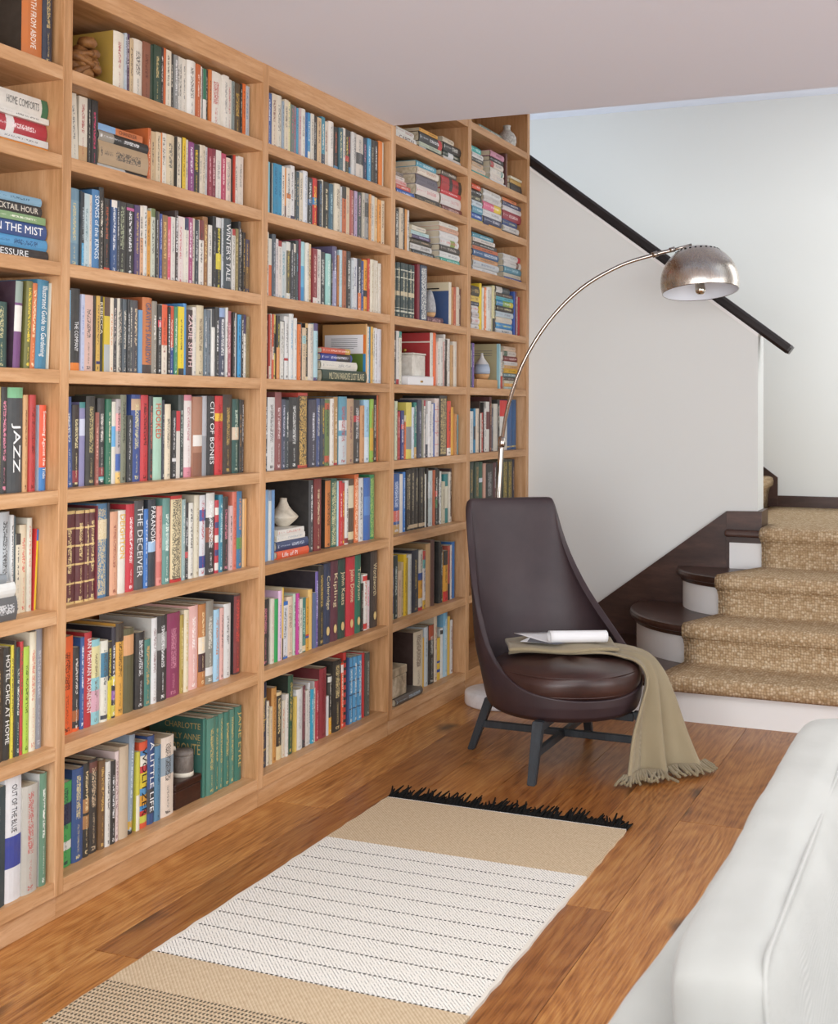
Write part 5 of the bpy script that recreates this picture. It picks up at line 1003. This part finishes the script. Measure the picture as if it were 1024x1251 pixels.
# ------------------------------------------------------------------ rug
def rug():
    X0, X1, YF, YN = 0.335, 1.147, 3.962, 1.75
    root = tag(empty('rug', ((X0+X1)/2, YF, 0)), 'flat woven beige and white rug with black dotted lines and black fringe', 'rug')
    NX, NY = 10, 44; vs_, fs = [], []; hw = (X1-X0)/2; L = YF-YN
    rn = random.Random(8)
    for j in range(NY+1):
        w = rn.uniform(-.0025, .0025)
        for i in range(NX+1): s = i/NX*2-1; vs_.append((s*(hw+w), -L*j/NY, .0078))
    for j in range(NY):
        for i in range(NX): a = j*(NX+1)+i; fs.append((a+NX+1, a+NX+2, a+1, a))
    o = link('woven_field', me_from('woven_field', vs_, fs), root, 'rug_weave'); s = o.modifiers.new('t', 'SOLIDIFY'); s.thickness = .0080; s.offset = -1
    vsA, fsA = [], []; n = 230
    for k2 in range(n):
        x = -hw+2*hw*(k2+.5)/n+rn.uniform(-.002, .002); Lf = rn.uniform(.045, .085); dx = rn.uniform(-.022, .022); up = rn.choice((0, 0, 0, .012, .022)); base = len(vsA)
        pts = [Vector((x, -.004, .006)), Vector((x+dx*.3, Lf*.45, .007+up*.4)), Vector((x+dx, Lf, .005+up))]
        for pp, rr in zip(pts, (.0042, .0048, .0022)):
            for q2 in range(5):
                a = math.pi*2*q2/5; vsA.append(pp+Vector((rr*math.cos(a), 0, rr*math.sin(a))))
        for r_ in range(2):
            for q2 in range(5): fsA.append((base+r_*5+q2, base+(r_+1)*5+q2, base+(r_+1)*5+(q2+1) % 5, base+r_*5+(q2+1) % 5))
        fsA.append(tuple(base+10+q2 for q2 in range(5)))
    tag(link('fringe', me_from('fringe', vsA, fsA), root, 'black_fringe', True), kind='stuff')
rug()

# ------------------------------------------------------------------ sofa with its back to the bookcase
def soft_box(name, x0, x1, y0, y1, z0, z1, r, mat, parent, puff=0.0, cuts=10):
    bm = box_bm(x0, x1, y0, y1, z0, z1); bmesh.ops.subdivide_edges(bm, edges=bm.edges[:], cuts=cuts, use_grid_fill=True)
    c = Vector(((x0+x1)/2, (y0+y1)/2, (z0+z1)/2)); h = Vector(((x1-x0)/2, (y1-y0)/2, (z1-z0)/2))
    for v in bm.verts:
        p = v.co-c; k_ = Vector((max(-h.x+r, min(h.x-r, p.x)), max(-h.y+r, min(h.y-r, p.y)), max(-h.z+r, min(h.z-r, p.z)))); d = p-k_
        if d.length > 1e-6: p = k_+d.normalized()*min(r, max(abs(d.x), abs(d.y), abs(d.z)))
        if puff:
            f = [1-(p[i]/h[i])**2 for i in range(3)]
            n_ = Vector((p.x/h.x*max(0, f[1])*max(0, f[2]), p.y/h.y*max(0, f[0])*max(0, f[2])*.4, p.z/h.z*max(0, f[0])*max(0, f[1]))); p += n_*puff
        v.co = c+p
    o = link(name, bm_mesh(name, bm), parent, mat, True)
    if mat == 'linen':
        ss = o.modifiers.new('s', 'SUBSURF'); ss.levels = 1; ss.render_levels = 2
        tx = bpy.data.textures.get('creases') or bpy.data.textures.new('creases', 'CLOUDS'); tx.noise_scale = .22; tx.noise_depth = 2
        dm_ = o.modifiers.new('d', 'DISPLACE'); dm_.texture = tx; dm_.strength = .010; dm_.mid_level = .5; dm_.texture_coords = 'LOCAL'
    return o
def sofa():
    root = tag(empty('sofa', (2.1, 1.6, 0)), 'pale linen sofa with loose piped back cushion', 'sofa')
    def W(o): o.parent = root; o.matrix_parent_inverse = Matrix.Translation((-2.1, -1.6, 0)); return o
    fr = W(soft_box('back_frame', 1.738, 1.88, .25, 2.76, .10, .600, .03, 'linen', None, 0, 12))
    for v in fr.data.vertices: v.co.x += .045*(v.co.y-1.4)
    W(soft_box('seat_base', 1.86, 2.66, .25, 2.76, .10, .30, .02, 'linen', None))
    W(soft_box('seat_cushion', 1.90, 2.70, .40, 2.60, .30, .44, .04, 'linen', None, .01))
    W(soft_box('arm', 1.80, 2.64, 2.61, 2.76, .10, .52, .03, 'linen', None)); W(soft_box('arm', 1.80, 2.64, .25, .40, .10, .52, .03, 'linen', None))
    for x in (1.80, 2.60):
        for y in (.32, 2.69): W(box('foot', x-.03, x+.03, y-.03, y+.03, 0, .11, 'ebonised', None, .004))
    def cush(y0, y1):
        T, H = .128, .42
        o = soft_box('back_cushion', -T/2, T/2, y0, y1, 0, H, .045, 'linen', None, .012, 16)
        M_ = Matrix.Translation((1.938, 0, .315)) @ Matrix.Rotation(math.radians(-6), 4, 'Y')
        o.data.transform(M_); W(o)
        loop = []
        rr = .045; hx = T/2-.016; ins_ = .007
        for cyy, czz, a0 in ((y1-rr-ins_, H-rr-ins_, 0), (y0+rr+ins_, H-rr-ins_, 90), (y0+rr+ins_, rr+ins_, 180), (y1-rr-ins_, rr+ins_, 270)):
            for i in range(7): a = math.radians(a0+90*i/6); loop.append((cyy+rr*math.cos(a), czz+rr*math.sin(a)))
        loop.append(loop[0])
        for sx in (hx,):
            t = tube('piping', [M_ @ Vector((sx, a+.0*sx, b)) for a, b in loop], .0032, 'linen', None, 8); t.parent = o
            t.matrix_parent_inverse = Matrix.Identity(4)
    cush(1.375, 2.60)
sofa()

# ================================================================== ornaments on the shelves
def spot(u, v, rec, lev): p = onx(u, v, -rec); return p.y
def mpp(u, v, rec): return (onx(u+1, v, -rec)-onx(u, v, -rec)).length, abs(onx(u, v, -rec).z-onx(u, v+1, -rec).z)
# carved wooden figure
def carving():
    y = onx(80+108/4, 30+160/4, -.055).y; z = LZ[7]+.0068; root = tag(empty('wood_carving', (-.075, y, z)), 'knotted brown carved wood ornament beside a gold-covered book', 'ornament')
    R = .047
    bm = bmesh.new(); bmesh.ops.create_icosphere(bm, subdivisions=4, radius=1)
    for v in bm.verts:
        n = v.co.normalized(); r = 1+.10*math.sin(5*n.x+3*n.z)*math.cos(4*n.y)+.05*math.sin(11*n.z+6*n.y); v.co = Vector((n.x*R*.75*r, n.y*R*1.05*r, n.z*R*1.05*r+R*1.0))
    link('body', bm_mesh('body', bm), root, 'carved_wood', True)
    for k_, (t, rr, zc) in enumerate(((.2, .9, 1.45), (-.35, 1.0, 1.0), (.5, .85, .65))):
        pts = [(R*.80*rr*math.cos(a), R*1.10*rr*math.sin(a), R*zc+R*t*math.sin(a+.5)) for a in [2*math.pi*i/28 for i in range(29)]]
        tube('carved_strand', pts, [.010+.003*math.sin(i*.9) for i in range(29)], 'carved_wood', root, 8)
    lathe('knob', [(0, .0), (.02, .0), (.028, .012), (.022, .026), (0, .03)], 'carved_wood', root, (.01, .01, R*1.95), 20)
carving()
# banded pot on a dark box
y0 = onx(80+538/4, 960, -.052).y; y1 = onx(80+668/4, 960, -.052).y; z = LZ[0]
hb = (onx(80+640/4, 840+430/4, -.052).z-z)
dk = tag(empty('trinket_box', (-.125, (y0+y1)/2, z)), 'dark red-brown lacquered wooden box on the bottom shelf', 'box')
w_ = (y1-y0)/2-.002
box('body', -.07, .07, -w_, w_, 0, hb*.70, 'box_wood', dk, .003); box('lid', -.072, .072, -w_-.0015, w_+.0015, hb*.70+.0008, hb, 'box_wood', dk, .004)
pr_ = (onx(80+620/4, 945, -.06).y-onx(80+540/4, 945, -.06).y)/2
pt = tag(empty('lidded_pot', (-.095, min(max(onx(80+572/4, 945, -.095).y, y0+.036), y1-.036), z+hb)), 'grey banded stone pot standing on the dark wooden box', 'pot')
hp = .082; pr_ = .033
lathe('body', [(0, 0), (pr_*.93, 0), (pr_, .006), (pr_, hp*.72), (pr_*.98, hp*.76), (0, hp*.76)], 'striped_pot', pt, (0, 0, 0), 36, False); lathe('band', [(pr_, 0), (pr_*1.03, .001), (pr_*1.03, .012), (pr_, .013)], 'vase_cream', pt, (0, 0, 0), 36, False)
lathe('lid', [(pr_*.98, hp*.76), (pr_*1.02, hp*.80), (pr_*.98, hp*.92), (pr_*.6, hp*.97), (0, hp*.98)], 'striped_pot', pt, (0, 0, 0), 36, False); lathe('knob', [(0, hp*.96), (.008, hp*.96), (.006, hp*1.08), (0, hp*1.1)], 'vase_cream', pt, (-.02, -.02, 0), 14, False)
def stack_top(bay, lev, lo, hi):
    return max([b['ref'][3] for b in BOOKS if b['bay'] == bay and b['lev'] == lev and b['lying'] and b['ref'][0] < hi and b['ref'][1] > lo] or [LZ[lev]])
# teardrop vase on the small stack
y = onx(320+190/6.4, 625, -.10).y; zt = stack_top(3, 2, y-.02, y+.02)
v_ = tag(empty('teardrop_vase', (-.105, y-.012, zt)), 'cream speckled vase with pointed shoulder on a short book stack', 'vase')
lathe('body', [(r*.60, z*.66) for r, z in [(0, 0), (.036, 0), (.040, .006), (.060, .022), (.085, .044), (.089, .052), (.083, .060), (.056, .082), (.033, .108), (.022, .132), (.0205, .150), (.017, .150), (.018, .13), (0, .125)]], 'vase_cream', v_, (0, 0, 0), 48, False)
# concrete pear with timber foot
y = onx(480+285/SC4, 310+380/SC4, -.06).y; zt = stack_top(4, 5, y-.01, y+.01)
v_ = tag(empty('pear_ornament', (-.07, y, zt)), 'grey concrete pear ornament with wooden base on maroon book', 'ornament')
S_ = .18/.2
lathe('foot', [(r*.58, z*.62) for r, z in [(0, 0), (.030, 0), (.044, .012), (.049, .034), (0, .034)]], 'light_wood', v_, (0, 0, 0), 40, False); lathe('body', [(r*.58, z*.62) for r, z in [(0, .0345), (.0492, .0345), (.050, .06), (.047, .09), (.038, .13), (.027, .165), (.019, .185), (.008, .195), (0, .197)]], 'concrete', v_, (0, 0, 0), 40, False)
# white drawer box with a stone jar on it
ya_ = onx(480+120/SC4, 465, -.016).y; yb_ = onx(480+303/SC4, 465, -.016).y; z = LZ[4]
wb = tag(empty('drawer_box', (-.090, (ya_+yb_)/2, z)), 'small white box with label slot on shelf before red book', 'box')
hw_ = (yb_-ya_)/2; box('body', -.075, .072, -hw_, hw_, 0, .036, 'white_card', wb, .003); box('label_slot', .0715, .0745, -.010, .014, .012, .020, 'brass', wb, .001)
box('lid', -.076, .073, -hw_-.001, hw_+.001, .0362, .039, 'white_card', wb, .001)
yj = onx(480+170/SC4, 450, -.05).y
jr = tag(empty('stone_jar', (-.085, yj, z+.039)), 'square pale stone jar with gilt knob on the white box', 'jar')
js = (onx(480+218/SC4, 450, -.05).y-onx(480+126/SC4, 450, -.05).y)/2
box('body', -.05, .05, -js, js, 0, .090, 'pale_jar', jr, .004); box('lid', -.053, .053, -js-.002, js+.002, .0905, .098, 'pale_jar', jr, .002); lathe('knob', [(0, .098), (.005, .098), (.004, .103), (.009, .108), (.009, .114), (.004, .118), (0, .119)], 'brass', jr, (-.01, -.02, 0), 20, False)
# blue glazed vase on a timber block
ya_ = onx(480+622/SC4, 470, -.046).y; yb_ = onx(480+773/SC4, 470, -.046).y
wb = tag(box('wood_block', -.18, -.047, ya_, yb_, LZ[4], LZ[4]+.044, 'light_wood', None, .003), 'pale timber block under a blue glazed vase', 'block')
yv = min(max(onx(480+655/SC4, 460, -.095).y, ya_+.03), yb_-.03)
v_ = tag(empty('glazed_vase', (-.095, yv, LZ[4]+.044)), 'white and blue glazed onion vase with timber base on block', 'vase')
lathe('foot', [(r*.53, z*.66) for r, z in [(0, 0), (.050, 0), (.066, .016), (.074, .042), (0, .042)]], 'light_wood', v_, (0, 0, 0), 44, False); lathe('body', [(r*.53, z*.66) for r, z in [(0, .0425), (.0742, .0425), (.077, .062), (.075, .085), (.065, .112), (0, .112)]], 'blue_glaze', v_, (0, 0, 0), 44, False)
lathe('neck', [(r*.53, z*.66) for r, z in [(.0651, .1125), (.045, .135), (.024, .158), (.013, .180), (.011, .198), (.008, .198), (.009, .18), (0, .17)]], 'white_glaze', v_, (0, 0, 0), 44, False)
# stone vase on the top shelf by the stairs
yv = onx(480+872/SC4, 170, -.06).y
v_ = tag(empty('stone_vase', (-.085, yv, LZ[9])), 'speckled grey stone vase with short neck on the topmost shelf', 'vase')
lathe('body', [(r*.60, z*.66) for r, z in [(0, 0), (.04, 0), (.052, .006), (.074, .035), (.084, .070), (.081, .105), (.062, .135), (.040, .152), (.032, .165), (.031, .185), (.036, .196), (.032, .198), (.027, .19), (.026, .165), (0, .16)]], 'vase_stone', v_, (0, 0, 0), 48, False)
# petrified wood box at the bottom
ya_ = BAYS[3][0]+.012; yb_ = onx(480+96/5.69, 830, -.02).y; zt = stack_top(4, 0, ya_, yb_)
ab = tag(empty('stone_box', (-.08, (ya_+yb_)/2, zt)), 'mottled brown petrified stone box on a book, bottom shelf', 'box'); hw_ = (yb_-ya_)/2
box('body', -.06, .06, -hw_, hw_, 0, .085, 'agate', ab, .004); box('lid', -.062, .062, -hw_-.001, hw_+.001, .0855, .12, 'agate', ab, .005)
